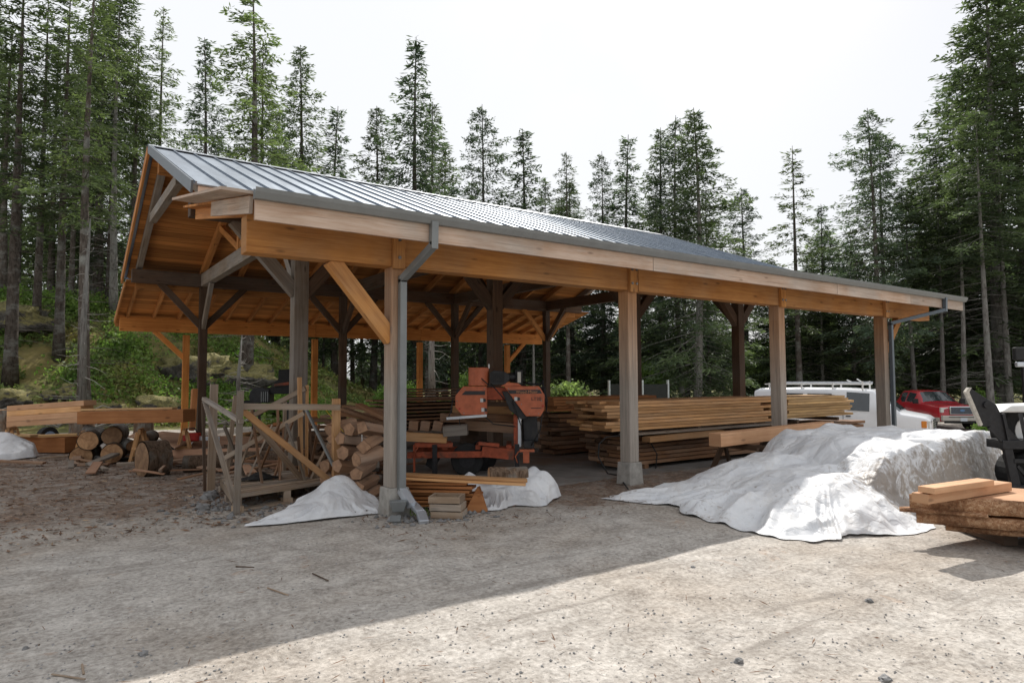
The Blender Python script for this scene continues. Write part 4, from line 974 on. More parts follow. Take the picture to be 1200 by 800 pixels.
timber('sawn_beam', a3, b3, .5, .33, M['red_wood'], 'long orange beam lying low behind the log pile', 'beam')
a4 = a3+Vector((0, .12, .21)); b4 = b3+Vector((-.7, .2, .21)); timber('board', a4, b4, .22, .05, M['fresh2'], 'yellow board laid on the low orange beam, left piece', 'board')
a4 = b3+Vector((-.65, .05, .21)); b4 = b3+Vector((.05, -.02, .21)); timber('board', a4, b4, .2, .05, M['fresh2'], 'yellow board laid on the low orange beam, right piece', 'board')
def leghorse(u, v, d, h, label):
    p = at(u, v, d); sawhorse(p.x, p.y, terr(p.x, p.y), h, -.2, .6, M['fresh'], label, .05)
leghorse(14, 505, 14.3, .62, 'pale sawhorse under the left end of the pale raised beam'); leghorse(100, 505, 13.4, .60, 'pale sawhorse where the two raised beams meet')
leghorse(165, 505, 13.0, .66, 'pale sawhorse under the middle of the orange raised beam'); leghorse(216, 505, 12.7, .66, 'pale sawhorse under the right end of the orange raised beam')
# dark container, wheel, sheets, leaning timber, chainsaw
def tub(u, v, d, w, h, label, mat, name='plastic_tub'):
    p = at(u, v, d); o = empty(name, (p.x, p.y, terr(p.x, p.y)), YAW-math.pi/2, label, 'tub')
    m = MB(); m.bar((0, 0, 0), (0, 0, h), w*.86, w*.6, 1., w2=w, h2=w*.7); m.build('body', mat, o, bevel=.02)
    m = MB(); m.bar((0, 0, h), (0, 0, h+.03), w*1.05, w*.76, 1.); m.build('rim', mat, o, bevel=.008)
tub(202, 505, 13.4, .5, .32, 'black plastic tub under the right end of the orange raised beam', M['black'])
p = at(56, 500, 15.2); o = empty('handcart_wheel', (p.x, p.y, .28), YAW+math.pi/2-.2, 'small blue-centred wheel lying upright under the pale raised beam', 'wheel')
m = MB(); m.tube([(-.06, 0, 0), (.06, 0, 0)], .26, 20); m.build('tyre', M['tyre'], o)
m = MB(); m.tube([(-.075, 0, 0), (.075, 0, 0)], .16, 16); m.build('rim', plain('blue_white_rim', (.30, .42, .60), .5), o)
def flat(pts, th, mat, label, name, cat, group=None, z=0):
    c = sum((Vector(p) for p in pts), Vector())/len(pts); m = MB(); n = len(pts)
    lo = [Vector(p)-c for p in pts]; m.v = [tuple(p) for p in lo]+[tuple(p+Vector((0, 0, th))) for p in lo]
    m.face(list(range(n))[::-1], [(v.x, v.y) for v in lo][::-1]); m.face(list(range(n, 2*n)), [(v.x, v.y) for v in lo])
    for i in range(n): j = (i+1) % n; m.face([i, j, n+j, n+i])
    return tag(m.build(name, mat, loc=c), label, cat, group)
def GZ(u, v, z): return G(u, v, z)
flat([GZ(180, 508, .38), GZ(205, 526, .36), GZ(232, 515, .35), GZ(234, 510, .40), GZ(190, 506, .42)], .02, M['ply'], 'reddish sheet lying tilted behind the big log round', 'wood_sheet', 'sheet', 'reddish sheets')
flat([GZ(150, 512, .34), GZ(176, 520, .30), GZ(185, 509, .40), GZ(160, 507, .42)], .02, M['ply'], 'broken pale reddish sheet on top of the dark stubby log', 'wood_sheet', 'sheet', 'reddish sheets')
flat([GZ(220, 528, .24), GZ(250, 522, .26), GZ(330, 527, .22), GZ(318, 513, .30), GZ(232, 511, .42)], .02, M['ply'], 'long reddish sheet lying behind the wooden rack', 'wood_sheet', 'sheet', 'reddish sheets')
timber('leaning_timber', at(225, 504, 13.4), at(228, 456, 13.6), .10, .18, M['red_wood'], 'orange plank standing upright against the rear dark post', 'plank')
p = at(225, 507, 13.2); o = empty('chainsaw', (p.x, p.y, .38), -.6, 'red chainsaw resting on the sheets by the dark post', 'chainsaw')
m = MB(); m.box((0, 0, .09), (.30, .18, .16), 1.); m.build('motor_housing', M['red'], o, bevel=.03)
m = MB(); m.bar((.15, 0, .06), (.55, 0, .05), .012, .08, 1.); m.build('guide_bar', M['galv_l'], o)
m = MB(); m.tube([(-.12, 0, .16), (-.1, 0, .25), (.05, 0, .26), (.12, 0, .16)], .014, 6); m.build('handle', M['black'], o, smooth=True)
for i, (u, v, d, L, a, mt) in enumerate(((262, 512, 15, 1.6, .1, 'fresh2'), (285, 508, 15.2, 1.6, .25, 'fresh'), (300, 505, 15, 1.5, .5, 'fresh2'), (300, 501, 14.8, 1.3, .35, 'red_wood'), (322, 497, 14.6, 1., .2, 'red_wood'))):
    p0 = at(u, v, d); timber('board', p0, p0+Vector((L*math.cos(a), L*math.sin(a), -.02+.03*i)), .2, .05, M[mt], ('lowest', 'second lowest', 'middle', 'second highest', 'highest')[i]+' orange offcut in the sunlit heap behind the wooden rack', 'board', 'sunlit offcuts behind the rack')
m = MB(); pp = [at(318, 520, 13.6), at(322, 500, 13.6)]
timber('bearer', at(285, 525, 15), at(330, 518, 14.6), .5, .42, M['dark'], 'dark block heap carrying the sunlit offcuts', 'timber')
# ------------------------------------------------------------------ wooden rack
rk = empty('wooden_rack', (-1.0, 2.0, 0), 0, 'rickety open lath rack on a slatted pallet base, beside the peaked tarpaulin', 'rack')
rb = Vector((-1.0, 2.0, 0))
def rbar(name, p, q, w, h, mat=None, t=None):
    m = MB(); m.bar(Vector(p)-rb, Vector(q)-rb, w, h, t); return m.build(name, mat or M['lath'], rk)
FLp, FRp, BLp, BRp = Vector((-1.50, 1.22, 0)), Vector((-.15, 1.66, 0)), Vector((-1.30, 3.02, 0)), Vector((.35, 3.2, 0))
ex, eyv = (FRp-FLp).normalized(), (BLp-FLp).normalized()
Lx = (FRp-FLp).length
for i in range(11):
    t = (i+.4)/11; a_ = FLp.lerp(BLp, t); b_ = FRp.lerp(BRp, t)
    rbar('pallet_slat', a_+Vector((0, 0, .185)), b_+Vector((0, 0, .185+rnd(-.01, .01))), .115, .03, t=rnd(.7, 1.1))
for t in (.02, .5, .98):
    a_ = FLp.lerp(FRp, t); b_ = BLp.lerp(BRp, t); rbar('pallet_bearer', a_+Vector((0, 0, .12)), b_+Vector((0, 0, .12)), .09, .10)
    for s in (.03, .5, .97): c_ = a_.lerp(b_, s); rbar('pallet_block', c_+Vector((0, 0, .0)), c_+Vector((0, 0, .075)), .12, .12)
for s in (.03, .97): rbar('pallet_slat', FLp.lerp(BLp, s)+Vector((0, 0, .02)), FRp.lerp(BRp, s)+Vector((0, 0, .02)), .12, .025)
def PP(u, v, d): return at(u, v, d)
d0 = 7.95
rbar('upright', PP(277, 603, d0-.05), PP(282, 458, d0), .07, .045, M['grey'])
rbar('diagonal_lath', PP(275, 588, d0-.02), PP(240, 470, 9.0), .06, .025, M['grey'], 1.3)
rbar('diagonal_lath', PP(239, 467, 9.05), PP(283, 494, 7.9), .055, .045, M['grey'], 1.3)
rbar('upright', PP(247, 576, 9.3), PP(251, 450, 9.4), .10, .06)
rbar('upright', PP(240, 575, 9.5), PP(238, 470, 9.6), .04, .04, M['dark'])
rbar('upright', PP(264, 572, 9.4), PP(276, 463, 9.4), .05, .06)
rbar('upright', PP(393.5, 570, 8.9), PP(394, 467, 8.9), .09, .09, M['fresh'], .8)
rbar('top_rail', PP(278, 476, 8.0), PP(398, 477, 8.8), .05, .075)
rbar('upright', PP(353, 565, 9.6), PP(351, 442, 9.6), .055, .05, M['fresh'], .8)
rbar('upright', PP(359, 566, 9.7), PP(360, 451, 9.7), .04, .03, M['fresh'], .8)
rbar('upright', PP(333, 558, 10.4), PP(334, 468, 10.4), .05, .05)
rbar('diagonal_lath', PP(283, 480, 8.05), PP(385, 562, 8.7), .05, .075, M['fresh'], .75)
rbar('diagonal_lath', PP(290, 484, 8.3), PP(357, 566, 9.4), .04, .07)
rbar('diagonal_lath', PP(262, 537, 9.3), PP(356, 484, 9.5), .035, .06)
rbar('diagonal_lath', PP(296, 487, 9.8), PP(358, 455, 9.6), .035, .07)
rbar('diagonal_lath', PP(362, 567, 9.5), PP(392, 508, 9.0), .04, .05)
rbar('diagonal_lath', PP(358, 478, 9.1), PP(391, 546, 8.8), .035, .03, M['galv'])
rbar('cross_board', PP(333, 523, 10.3), PP(353, 521, 9.7), .03, .12)
timber('lath', PP(281, 540, 9.6), PP(304, 532, 9.9), .03, .02, M['fresh'], 'thin pale stick inside the wooden rack', 'stick')
for i in range(13):
    u, v = rnd(262, 385), rnd(555, 580); du = rnd(-38, 38)
    rbar('leaning_stick', PP(u, v, rnd(8.9, 9.9)), PP(u+du, v-rnd(55, 105), rnd(9.0, 9.9)), rnd(.02, .035), rnd(.02, .04), R_.choice((M['lath'], M['grey'], M['brown'])))
# black rag on pallet
rk_p = PP(306, 555, 9.3)
def Hr(x, y): return .09*math.exp(-((x-rk_p.x)**2+(y-rk_p.y)**2)/.02)+.02
o = tarp('black_rag', [(rk_p.x-.28, rk_p.y-.05), (rk_p.x, rk_p.y-.12), (rk_p.x+.3, rk_p.y-.02), (rk_p.x+.1, rk_p.y+.14), (rk_p.x-.2, rk_p.y+.12)], Hr, 4, 'crumpled black rag lying on the pallet slats of the rack', .03, .02, 60, 16, zb=.205); o['category'] = 'rag'; o.data.materials[0] = M['black']
# yellow strap
m = MB(); m.bar((0, 0, 0), PP(406, 510, 8.9)-PP(380, 478, 8.9), .02, .004, 1.); tag(m.build('strap', M['yellow'], loc=PP(380, 478, 8.9)), 'narrow yellow strap hanging from the right post of the rack', 'strap')
# ------------------------------------------------------------------ firewood
def block(p, L, r, yaw, label, group, mat, rough=0):
    o = empty('firewood_block', p, yaw, label, 'firewood', group)
    m = MB(); n = R_.choice((4, 5, 6)); ph = rnd(0, 6); poly = [(math.cos(ph+6.283*i/n)*r*rnd(.8, 1.12), math.sin(ph+6.283*i/n)*r*rnd(.72, 1.)) for i in range(n)]
    k = len(m.v); poly2 = [(x*rnd(.9, 1.05), z*rnd(.9, 1.05)) for x, z in poly]
    m.v = [(x, -L/2, z) for x, z in poly]+[(x, L/2, z) for x, z in poly2]; o1 = rnd(0, 30)
    for i in range(n):
        j = (i+1) % n; m.face([i, j, n+j, n+i], [(o1, i*.1), (o1, i*.1+.1), (o1+L, i*.1+.1), (o1+L, i*.1)], rnd(.75, 1.15))
    m.build('split_side', mat, o, bevel=.01); o.rotation_euler.x = rnd(-.22, .22); o.rotation_euler.y = rnd(-.5, .5)
    e = MB(); e.v = [(x*.97, -L/2-.003, z*.97) for x, z in poly]; e.face(list(range(n))[::-1], None, 1.); e.build('cut_end', M['fw_end'], o)
    e = MB(); e.v = [(x*.97, L/2+.003, z*.97) for x, z in poly2]; e.face(list(range(n)), None, 1.); e.build('cut_end', M['fw_end'], o)
M['fw_end'] = plain('firewood_end', (.34, .20, .12), .9, nscale=14, amt=.4, bump=.5)
M['fw1'] = wood('firewood_split', (.40, .24, .145), (.24, .135, .08), (.27, .24, .21), .5)
# pile seen beside the first post: blocks stacked about 1 m high
for row in range(6):
    for c in range(3):
        x = -.02-c*.05+rnd(-.02, .02); y = .78+c*.40; z = .12+row*.165+rnd(-.015, .015)
        pt = (x+.02*row*(1 if row > 2 else -1)*.5, y, z)
        block(pt, .42, .105, -1.05+rnd(-.25, .25), 'split firewood block in the stacked column right against the first concrete footing', 'firewood column behind the first post', M['fw1'])
for i in range(46):
    u, v = rnd(396, 438), rnd(498, 575); d = 9.6+rnd(0, 1.4)+(575-v)*.006
    p = at(u, v, d); p.z = max(.1, p.z)
    block(p, rnd(.34, .5), rnd(.06, .12), rnd(-1.9, .3), 'weathered split block in the jumbled firewood heap between rack and first post', 'jumbled firewood heap', R_.choice((M['fw1'], M['grey'], M['brown'], M['grey'])))
for i, (u1, v1, u2, v2, d) in enumerate(((402, 479, 452, 496, 9.9), (396, 484, 450, 492, 10.1), (403, 476, 452, 481, 10.6), (378, 488, 440, 484, 10.4), (383, 495, 445, 499, 10.2), (420, 474, 453, 490, 9.7), (360, 492, 430, 493, 10.8), (352, 500, 420, 500, 11.2))):
    timber('rough_slab', at(u1, v1, d), at(u2, v2, d-.2), .16, .05, M['brown'], 'rough dark slab plank thrown on top of the firewood heap', 'plank', 'slab planks on the firewood')
for i in range(12):
    timber('rough_slab', at(356+rnd(-4, 4), 508+i*5.3, 11.2), at(424, 508+i*5.3+rnd(-3, 3), 10.9), .22, .07, M['brown'], 'brown slab plank stacked behind the firewood heap', 'plank', 'slab planks behind the firewood')
# wire frame leaning on it
wf = [PP(429, 501, 8.9), PP(421, 501, 8.9), PP(413, 506, 8.9), PP(409, 517, 8.9), PP(404, 541, 8.95)]
o = empty('wire_chair_frame', PP(415, 545, 8.95), 0, 'bent pale wire frame leaning against the firewood heap', 'wire frame'); b0 = o.location.copy()
def wt(pts, r=.009): m = MB(); m.tube([p-b0 for p in pts], r, 6); m.build('wire', M['white'], o, smooth=True)
wt(wf, .014); wt([PP(422, 503, 8.9), PP(416, 522, 8.9), PP(421, 545, 8.9)]); wt([PP(412, 508, 8.85), PP(424, 524, 8.85), PP(422, 548, 8.9)]); wt([PP(409, 524, 8.85), PP(424, 525, 8.85)]); wt([PP(405, 537, 8.85), PP(420, 552, 8.85)]); wt([PP(424, 504, 8.85), PP(424, 540, 8.85)]); wt([PP(411, 515, 8.85), PP(418, 512, 8.85), PP(408, 540, 8.85)])
# ------------------------------------------------------------------ things around the first footing
sp = empty('splash_chute', (.2, -.3, 0), 0, 'bright metal chute lying on the ground under the first downspout', 'chute')
m = MB(); pl = [PP(474, 575, 7.9), PP(481, 588, 7.75), PP(493, 600, 7.55), PP(497, 612, 7.35)]
pl = [p-Vector((.2, -.3, 0)) for p in pl]
for a_, b_ in zip(pl, pl[1:]): m.bar(a_, b_, .11, .05, 1.)
m.build('channel', M['galv_l'], sp, bevel=.01)
gb = empty('drain_hopper', (PP(466, 598, 7.55).x, PP(466, 598, 7.55).y, 0), YAW-math.pi/2+.3, 'small blue-grey metal hopper leaning at the first concrete footing', 'hopper')
m = MB(); m.bar((0, 0, .10), (0, 0, .22), .13, .10, 1., w2=.19, h2=.14); m.build('bin', M['galv'], gb, bevel=.006)
m = MB(); m.bar((-.03, -.08, .05), (-.05, -.16, .0), .12, .07, 1.); m.build('spout', M['galv'], gb, bevel=.006)
# planks heap and moulds
for i in range(7):
    z = .06+i*.045; timber('board', (.22+rnd(-.03, .03), .25+rnd(-.05, .1), z), (.95+rnd(-.15, .15)-i*.03, -.35+rnd(-.06, .06), z+.005), .2, .032, M['red_wood'], 'short orange board in the little heap right of the first footing', 'board', 'short boards by the first footing')
for i in range(2):
    timber('board', (.2, .1+i*.05, .40+i*.035), (1.36+i*.06, -.78+i*.05, .33+i*.03), .17, .028, M['fresh'], ('lower', 'upper')[i]+' of the two long boards poking out toward the crumpled tarpaulin', 'board', 'long boards poking out')
for i in range(3):
    z = .0+i*.085; o = empty('wooden_tray', (.48-.01*i, -.47+.01*i, z), -.75+rnd(-.05, .05), ('bottom', 'middle', 'top')[i]+' wooden tray in the stack of three by the first footing', 'tray', 'stacked wooden trays')
    for dx in (-.17, .17):
        m = MB(); m.box((dx, 0, .04), (.025, .24, .075), 1.); m.build('end_board', M['lath'], o)
    for dy in (-.12, .12):
        m = MB(); m.box((0, dy*1.09, .04), (.37, .025, .072), 1.); m.build('side_board', M['lath'], o)
    m = MB(); m.box((0, 0, .008), (.32, .22, .014), 1.); m.build('bottom', M['brown'], o)
flat([(.78, -.42, 0), (.98, -.55, 0), (1.02, -.38, 0), (.85, -.2, 0)], .001, M['brown'], 'x', 'tmp', 'x')
bpy.data.objects.remove(bpy.data.objects['tmp'])
o = MB(); o.v = [(-.15, 0, 0), (.12, -.12, 0), (.17, .07, 0), (-.08, .16, 0), (.03, -.01, .30), (.1, .03, .30)]
for f in ((0, 1, 4), (1, 2, 5, 4), (2, 3, 5), (3, 0, 4, 5), (3, 2, 1, 0)): o.face(list(f), [(0, 0), (.2, 0), (.2, .2), (0, .2)][:len(f)], 1.)
tag(o.build('wood_wedge', M['red_wood'], loc=(.86, -.42, 0), bevel=.006), 'upright brown wedge block between trays and crumpled tarpaulin', 'wood block')
#%%END3

# scrap offcuts lying in the dirt under the left half of the pavilion
zones = [(-1.9, .6, 3.4, 6.5, 26), (-.2, 2.2, 2.6, 5.5, 16), (-3.4, -1.2, 5.6, 8.2, 14), (-.6, 1.6, 7., 9.5, 12), (.3, 1.0, .2, 1.4, 6)]
for x0, x1, y0, y1, n in zones:
    for i in range(n):
        x, y, a, L = rnd(x0, x1), rnd(y0, y1), rnd(0, 3.14), rnd(.25, 1.3); z = .02+rnd(0, .14)
        tag(timber('offcut', (x, y, z), (x+L*math.cos(a), y+L*math.sin(a), z+rnd(-.01, .12)), rnd(.05, .18), rnd(.02, .05), R_.choice((M['brown'], M['fw1'], M['lath'], M['grey'], M['ply'])), 'scrap board offcut lying in the dirt and litter behind the rack and log pile', 'offcut', 'scrap offcuts in the dirt'))
for i in range(14):
    x, y = rnd(-.3, 1.2), rnd(2.8, 4.6); a = rnd(.3, 1.4)
    timber('offcut', (x, y, .1+i*.035), (x+1.0*math.cos(a), y+1.0*math.sin(a), .14+i*.035), .18, .05, R_.choice((M['brown'], M['fw1'], M['dark'])), 'slab offcut in the knee-high heap behind the wooden rack', 'offcut', 'heap of slab offcuts behind the rack')
# ------------------------------------------------------------------ sawmill
YR_ = math.atan2(RT[1], RT[0])
DM = 10.9; SMM = DM/FPX
mo = at(560, 444, DM); ml = empty('sawmill', (mo.x, mo.y, 0), YR_, 'orange portable bandsaw mill with black engine standing under the pavilion', 'sawmill')
def X(u): return (u-560)*SMM
def Z(v): return 1.6-(v-444)*SMM
def poly(pts): return [(X(u), Z(v)) for u, v in pts]
def mp_(name, pts, y0, y1, mat, par=ml, bev=.008): m = MB(); m.prism(poly(pts), y0, y1, 1.); return m.build(name, mat, par, bevel=bev)
lc = mp_('blade_cover', [(533.8, 464), (543, 453), (570.5, 453), (570.5, 486), (541.6, 486.5), (533.8, 477.3)], -.05, .34, M['orange'])
rc = mp_('blade_cover', [(590.9, 453.3), (631.5, 453), (638, 463.5), (637.5, 480.6), (633, 488), (616, 488)], -.05, .34, M['orange'])
M['sticker'] = plain('black_decal', (.035, .03, .03), .5); M['decal_o'] = plain('orange_decal_print', (.60, .26, .12), .5); M['wlabel'] = plain('white_warning_label', (.62, .62, .60), .5, nscale=60, amt=.3)
def dec(par, pts, mat=M['sticker'], name='decal', y=-.056): m = MB(); m.prism(poly(pts), y, y+.004, 1.); m.build(name, mat, par)
dec(lc, [(541, 463), (545.5, 458.3), (568.5, 458.3), (568.5, 463)]); dec(rc, [(597.5, 461.8), (594.5, 457.4), (632.5, 457.2), (635, 461.6)])
for pr, u0, v0 in ((lc, 563, 467), (lc, 564.3, 478), (rc, 602.7, 465.6)):
    dec(pr, [(u0, v0), (u0+3.4, v0), (u0+3.4, v0+4.4), (u0, v0+4.4)], M['wlabel'], 'warning_label'); dec(pr, [(u0+3.4, v0), (u0+6.4, v0+.6), (u0+6.4, v0+4), (u0+3.4, v0+4.4)], M['sticker'], 'warning_label')
def lettering(txt, par, u, v, size, mat, y=-.0605):
    cu = bpy.data.curves.new('lettering', 'FONT'); cu.body = txt; cu.size = size; cu.extrude = .0015; cu.space_character = 1.05
    o = bpy.data.objects.new('tmp_font', cu); COL.objects.link(o); bpy.context.view_layer.update()
    me = bpy.data.meshes.new_from_object(o.evaluated_get(bpy.context.evaluated_depsgraph_get())); bpy.data.objects.remove(o)
    me.materials.clear(); me.materials.append(mat)
    q = bpy.data.objects.new('lettering', me); COL.objects.link(q); q.parent = par; q.location = (X(u), y, Z(v)); q.rotation_euler = (math.pi/2, 0, 0); return q
lettering('Wood-Mizer', rc, 604.5, 461.2, .064, M['decal_o']); lettering('LT20', rc, 622.3, 469.6, .075, M['sticker'])
dec(rc, [(622, 478.3), (634, 478.1), (634, 478.8), (622, 479)])
for pr, u, v in ((lc, 539, 479), (rc, 635.8, 476)):
    m = MB(); m.tube([(X(u), -.052, Z(v)), (X(u), -.066, Z(v))], .016, 10); m.build('latch', M['red'], pr)
mp_('head_bridge', [(570, 454.5), (592, 454.5), (603, 469), (570, 469)], .06, .28, M['orange_d'])
mp_('head_hood', [(586, 453.5), (594, 448.5), (607, 449.5), (612, 453.2)], .0, .3, M['orange'])
mp_('head_back_plate', [(588, 459), (600, 459), (620, 490), (611, 492), (597, 481)], .02, .30, M['blackm'])
mp_('head_frame', [(533, 457), (640, 455), (640, 470), (533, 470)], .35, .43, M['blackm'])
m = MB(); m.tube([(X(560.5), .12, Z(431)), (X(560.5), .12, Z(452.5))], .17, 20); m.build('fuel_drum', M['orange'], ml, smooth=False, bevel=.01)
eg = mp_('engine', [(574, 452), (574, 437), (579, 434.5), (590, 435.5), (597, 439), (597, 446), (592, 451)], .0, .34, M['blackm'])
for i in range(7):
    m = MB(); m.box((X(576.5+i*2.3), -.008, Z(443)), (.010, .02, .15), 1.); m.build('cooling_fin', M['black'], eg)
m = MB(); m.tube([(X(590), .1, Z(443)), (X(606), .1, Z(442))], .075, 14); m.build('muffler', M['blackm'], eg, smooth=True)
m = MB(); m.tube([(X(608), .08, Z(451)), (X(608), .08, Z(434))], .066, 16); m.build('air_filter', M['black'], eg)
m = MB(); m.prism(poly([(606.5, 436.5), (610.5, 436.5), (610.5, 449), (606.5, 449)]), .0, .012, 1.); m.build('filter_label', M['tan'], eg)
m = MB(); m.tube([(X(572.7), .1, Z(432)), (X(572.7), .1, Z(427))], .012, 8); m.build('cap', M['white'], eg)
for u1, v1, u2, v2 in ((612, 448, 634, 451), (634, 452, 638, 446), (604, 452, 640, 455), (637, 448, 641, 478)):
    m = MB(); m.tube([(X(u1), .3, Z(v1)), (X((u1+u2)/2), .32, Z((v1+v2)/2)-.02), (X(u2), .3, Z(v2))], .018, 6); m.build('hose', M['black'], ml, smooth=True)
m = MB(); m.tube([(X(638), -.02, Z(454)), (X(641), -.0, Z(470)), (X(640), .1, Z(484))], .012, 6); m.build('cable', M['black'], ml)
m = MB(); m.bar((X(524), -.08, Z(490)), (X(570.5), -.08, Z(486.8)), .05, .04, 1.); m.build('blade_guide_bar', M['galv_l'], ml)
m = MB(); m.bar((X(539), -.08, Z(490)), (X(539), -.08, Z(500)), .012, .012, 1.); m.build('guide_rod', M['black'], ml)
for y in (.12,):
    m = MB(); m.bar((X(604.2), y, Z(486)), (X(604.2), y, Z(527)), .07, .08, 1.); m.build('mast', M['orange_d'], ml)
    m = MB(); m.bar((X(608.6), y-.04, Z(486)), (X(608.6), y-.04, Z(524)), .05, .03, 1.); m.build('mast_scale', M['galv_l'], ml)
    m = MB(); m.bar((X(620), .3, Z(484)), (X(622), .3, Z(520)), .26, .2, 1.); m.build('water_tank', M['blackm'], ml, bevel=.03)
for pr, pts_ in ((lc, ((545, 456), (568, 456), (568, 484), (544, 484), (536, 470))), (rc, ((596, 456), (629, 456), (634, 470), (620, 485), (631, 485), (611, 474)))):
    for u, v in pts_: m = MB(); m.tube([(X(u), -.05, Z(v)), (X(u), -.062, Z(v))], .009, 6); m.build('bolt', M['steel'], pr)
for u1, v1, u2, v2, sg_ in ((575, 450, 592, 470, .05), (600, 470, 612, 520, .06), (636, 478, 622, 522, .05), (566, 486, 604, 500, -.1), (531, 466, 524, 492, .02), (580, 455, 560, 440, .03)):
    m = MB(); m.tube([(X(u1), -.02, Z(v1)), (X((u1+u2)/2)+sg_, -.06, Z((v1+v2)/2)-.05), (X(u2), -.02, Z(v2))], .010, 6); m.build('cable', M['black'], ml, smooth=True)
# bed
for y in (-.02, .75):
    m = MB(); m.bar((X(478), y, Z(532.3)), (X(605), y, Z(531.5)), .06, .10, 1.); m.build('bed_rail', M['orange_d'], ml, bevel=.004)
for u in (487, 521, 560, 596):
    m = MB(); m.bar((X(u), .0, Z(524)), (X(u), .78, Z(524)), .08, .07, 1.); m.build('cross_bunk', M['orange_d'], ml)
m = MB(); m.bar((X(565), -.06, Z(528)), (X(602), -.06, Z(532)), .03, .17, 1.); m.build('bed_end_panel', M['orange_d'], ml)
m = MB(); m.bar((X(561), -.08, Z(518.5)), (X(585), -.08, Z(521)), .10, .05, 1.); m.build('log_clamp', M['orange_d'], ml)
m = MB(); m.bar((X(487), -.05, Z(520.5)), (X(531), -.05, Z(520.5)), .05, .07, 1.); m.build('side_rail', M['orange_d'], ml)
m = MB(); m.box((X(616), -.06, Z(534)), (.10, .10, .2), 1.); m.box((X(617), -.06, Z(527.3)), (.24, .12, .035), 1.); m.build('end_bracket', M['orange'], ml)
m = MB(); m.tube([(X(606), -.09, Z(541)), (X(603.5), -.1, Z(534)), (X(607), -.1, Z(528.5)), (X(614), -.1, Z(527))], .011, 6); m.build('hook_loop', M['orange'], ml, smooth=True)
m = MB(); m.tube([(X(491), -.1, Z(523)), (X(488), -.1, Z(528)), (X(491), -.1, Z(534)), (X(496), -.1, Z(533))], .012, 6); m.build('crank_handle', M['orange_d'], ml, smooth=True)
for u, vb in ((510.3, 561), (605.5, 557), (486.5, 552)):
    m = MB(); m.bar((X(u), -.06, Z(520)), (X(u), -.06, max(.005, Z(vb))), .075 if u > 500 else .03, .075 if u > 500 else .03, 1.); l_ = m.build('leg', M['blackm'] if u > 500 else M['orange_d'], ml)
    m = MB(); m.box((X(u), -.06, .012), (.17, .14, .02), 1.); m.build('foot_plate', M['steel'], l_)
for u, y in ((547, .05), (562, .55)):
    wv = MB(); wv.tube([(X(u)-.0, y, .27), (X(u), y+.16, .27)], .27, 24); w_ = wv.build('wheel', M['tyre'], ml, bevel=.03)
    r = MB(); r.tube([(X(u), y-.006, .27), (X(u), y+.02, .27)], .13, 16); r.build('rim', M['blackm'], w_)
m = MB(); m.box((X(619.5), .1, Z(521)), (.17, .2, .12), 1.); m.build('battery_box', M['blackm'], ml, bevel=.008)
m = MB(); m.prism(poly([(500, 536), (516, 536), (506, 552), (497, 546)]), .2, .26, 1.); m.build('fender', M['blackm'], ml)
def onmill(name, u0, v0, u1, v1, y, dep, mat, label, cat='board', group=None, h=None):
    p = mo+Vector((0, 0, 0)); c, s = math.cos(YR_), math.sin(YR_)
    def W(u, v): xx = X(u); return Vector((mo.x+xx*c-y*s, mo.y+xx*s+y*c, Z(v)))
    return timber(name, W(u0, v0), W(u1, v1), dep, h, mat, label, cat, group)
onmill('board', 466, 510.3, 524, 513.5, -.02, .16, M['fresh'], 'pale board lying on the left end of the sawmill bed', h=.14)
onmill('sawn_cant', 545, 499, 605, 503, .25, .3, M['brown'], 'brown squared timber lying on the bed under the sawmill head', 'cant', h=.16)
onmill('sawn_cant', 512, 491.5, 605, 494, .60, .24, M['brown'], 'long brown timber on the bed behind the guide bar', 'cant', h=.15)
onmill('sawn_cant', 525, 483, 600, 485, .95, .24, M['fresh'], 'upper light brown timber behind the sawmill head opening', 'cant', h=.14)
onmill('sawn_cant', 606, 509, 622, 507, .7, .2, M['ply'], 'reddish block end poking out right of the sawmill mast', 'cant', h=.13)
for i, u in enumerate((482, 496, 511)):
    onmill('firewood_block', u-6, 500, u+5, 501+i*.5, .4, .22, M['fw1'], ('first', 'second', 'third')[i]+' grey-brown short block from the left resting behind the sawmill bed', 'wood block', 'short blocks on the bed', h=.16)
onmill('sawn_cant', 520, 505, 548, 503, .0, .26, M['grey'], 'grey slab cant hanging under the silver guide bar', 'cant', h=.17)
for i in range(5):
    onmill('board', 574+i*3.4, 480, 573.5+i*3.4, 467, 2.0, .035, M['fresh'] if i % 2 else M['brown'], 'short board standing on end behind the gap in the sawmill head', 'board', 'upright boards behind the sawmill', h=.14)
onmill('bearer', 566, 494, 596, 494, 2.0, .3, M['dark'], 'dark timber carrying the upright boards behind the sawmill', 'timber', h=.5)
# ------------------------------------------------------------------ small black machine behind
DB = 19.; SB = DB/FPX; bo = at(320, 444, DB); bz = terr(bo.x, bo.y)
bm_ = empty('log_saw_machine', (bo.x, bo.y, bz), YR_, 'small black machine with rounded guard and engine, standing behind the rack', 'machine')
def XB(u): return (u-320)*SB
def ZB(v): return 1.6-(v-444)*SB-bz
def pb(name, pts, y0, y1, mat): m = MB(); m.prism([(XB(u), ZB(v)) for u, v in pts], y0, y1, 1.); m.build(name, mat, bm_, bevel=.02)
pb('rounded_guard', [(295, 463), (296.5, 458), (300, 454.5), (306, 453), (312, 453.5), (319, 456), (319, 471), (302, 471.5), (296, 469)], -.2, .2, M['blackm'])
pb('body', [(308, 454), (345, 452), (345, 461), (319, 461)], -.15, .25, M['black'])
pb('engine', [(324, 453), (323, 447), (328, 444), (328, 433), (341, 432), (341, 441), (345, 444), (345, 453)], -.15, .3, M['black'])
pb('orange_panel', [(324, 449), (341, 447), (341, 450.5), (324, 452)], -.17, -.155, M['orange_d'])
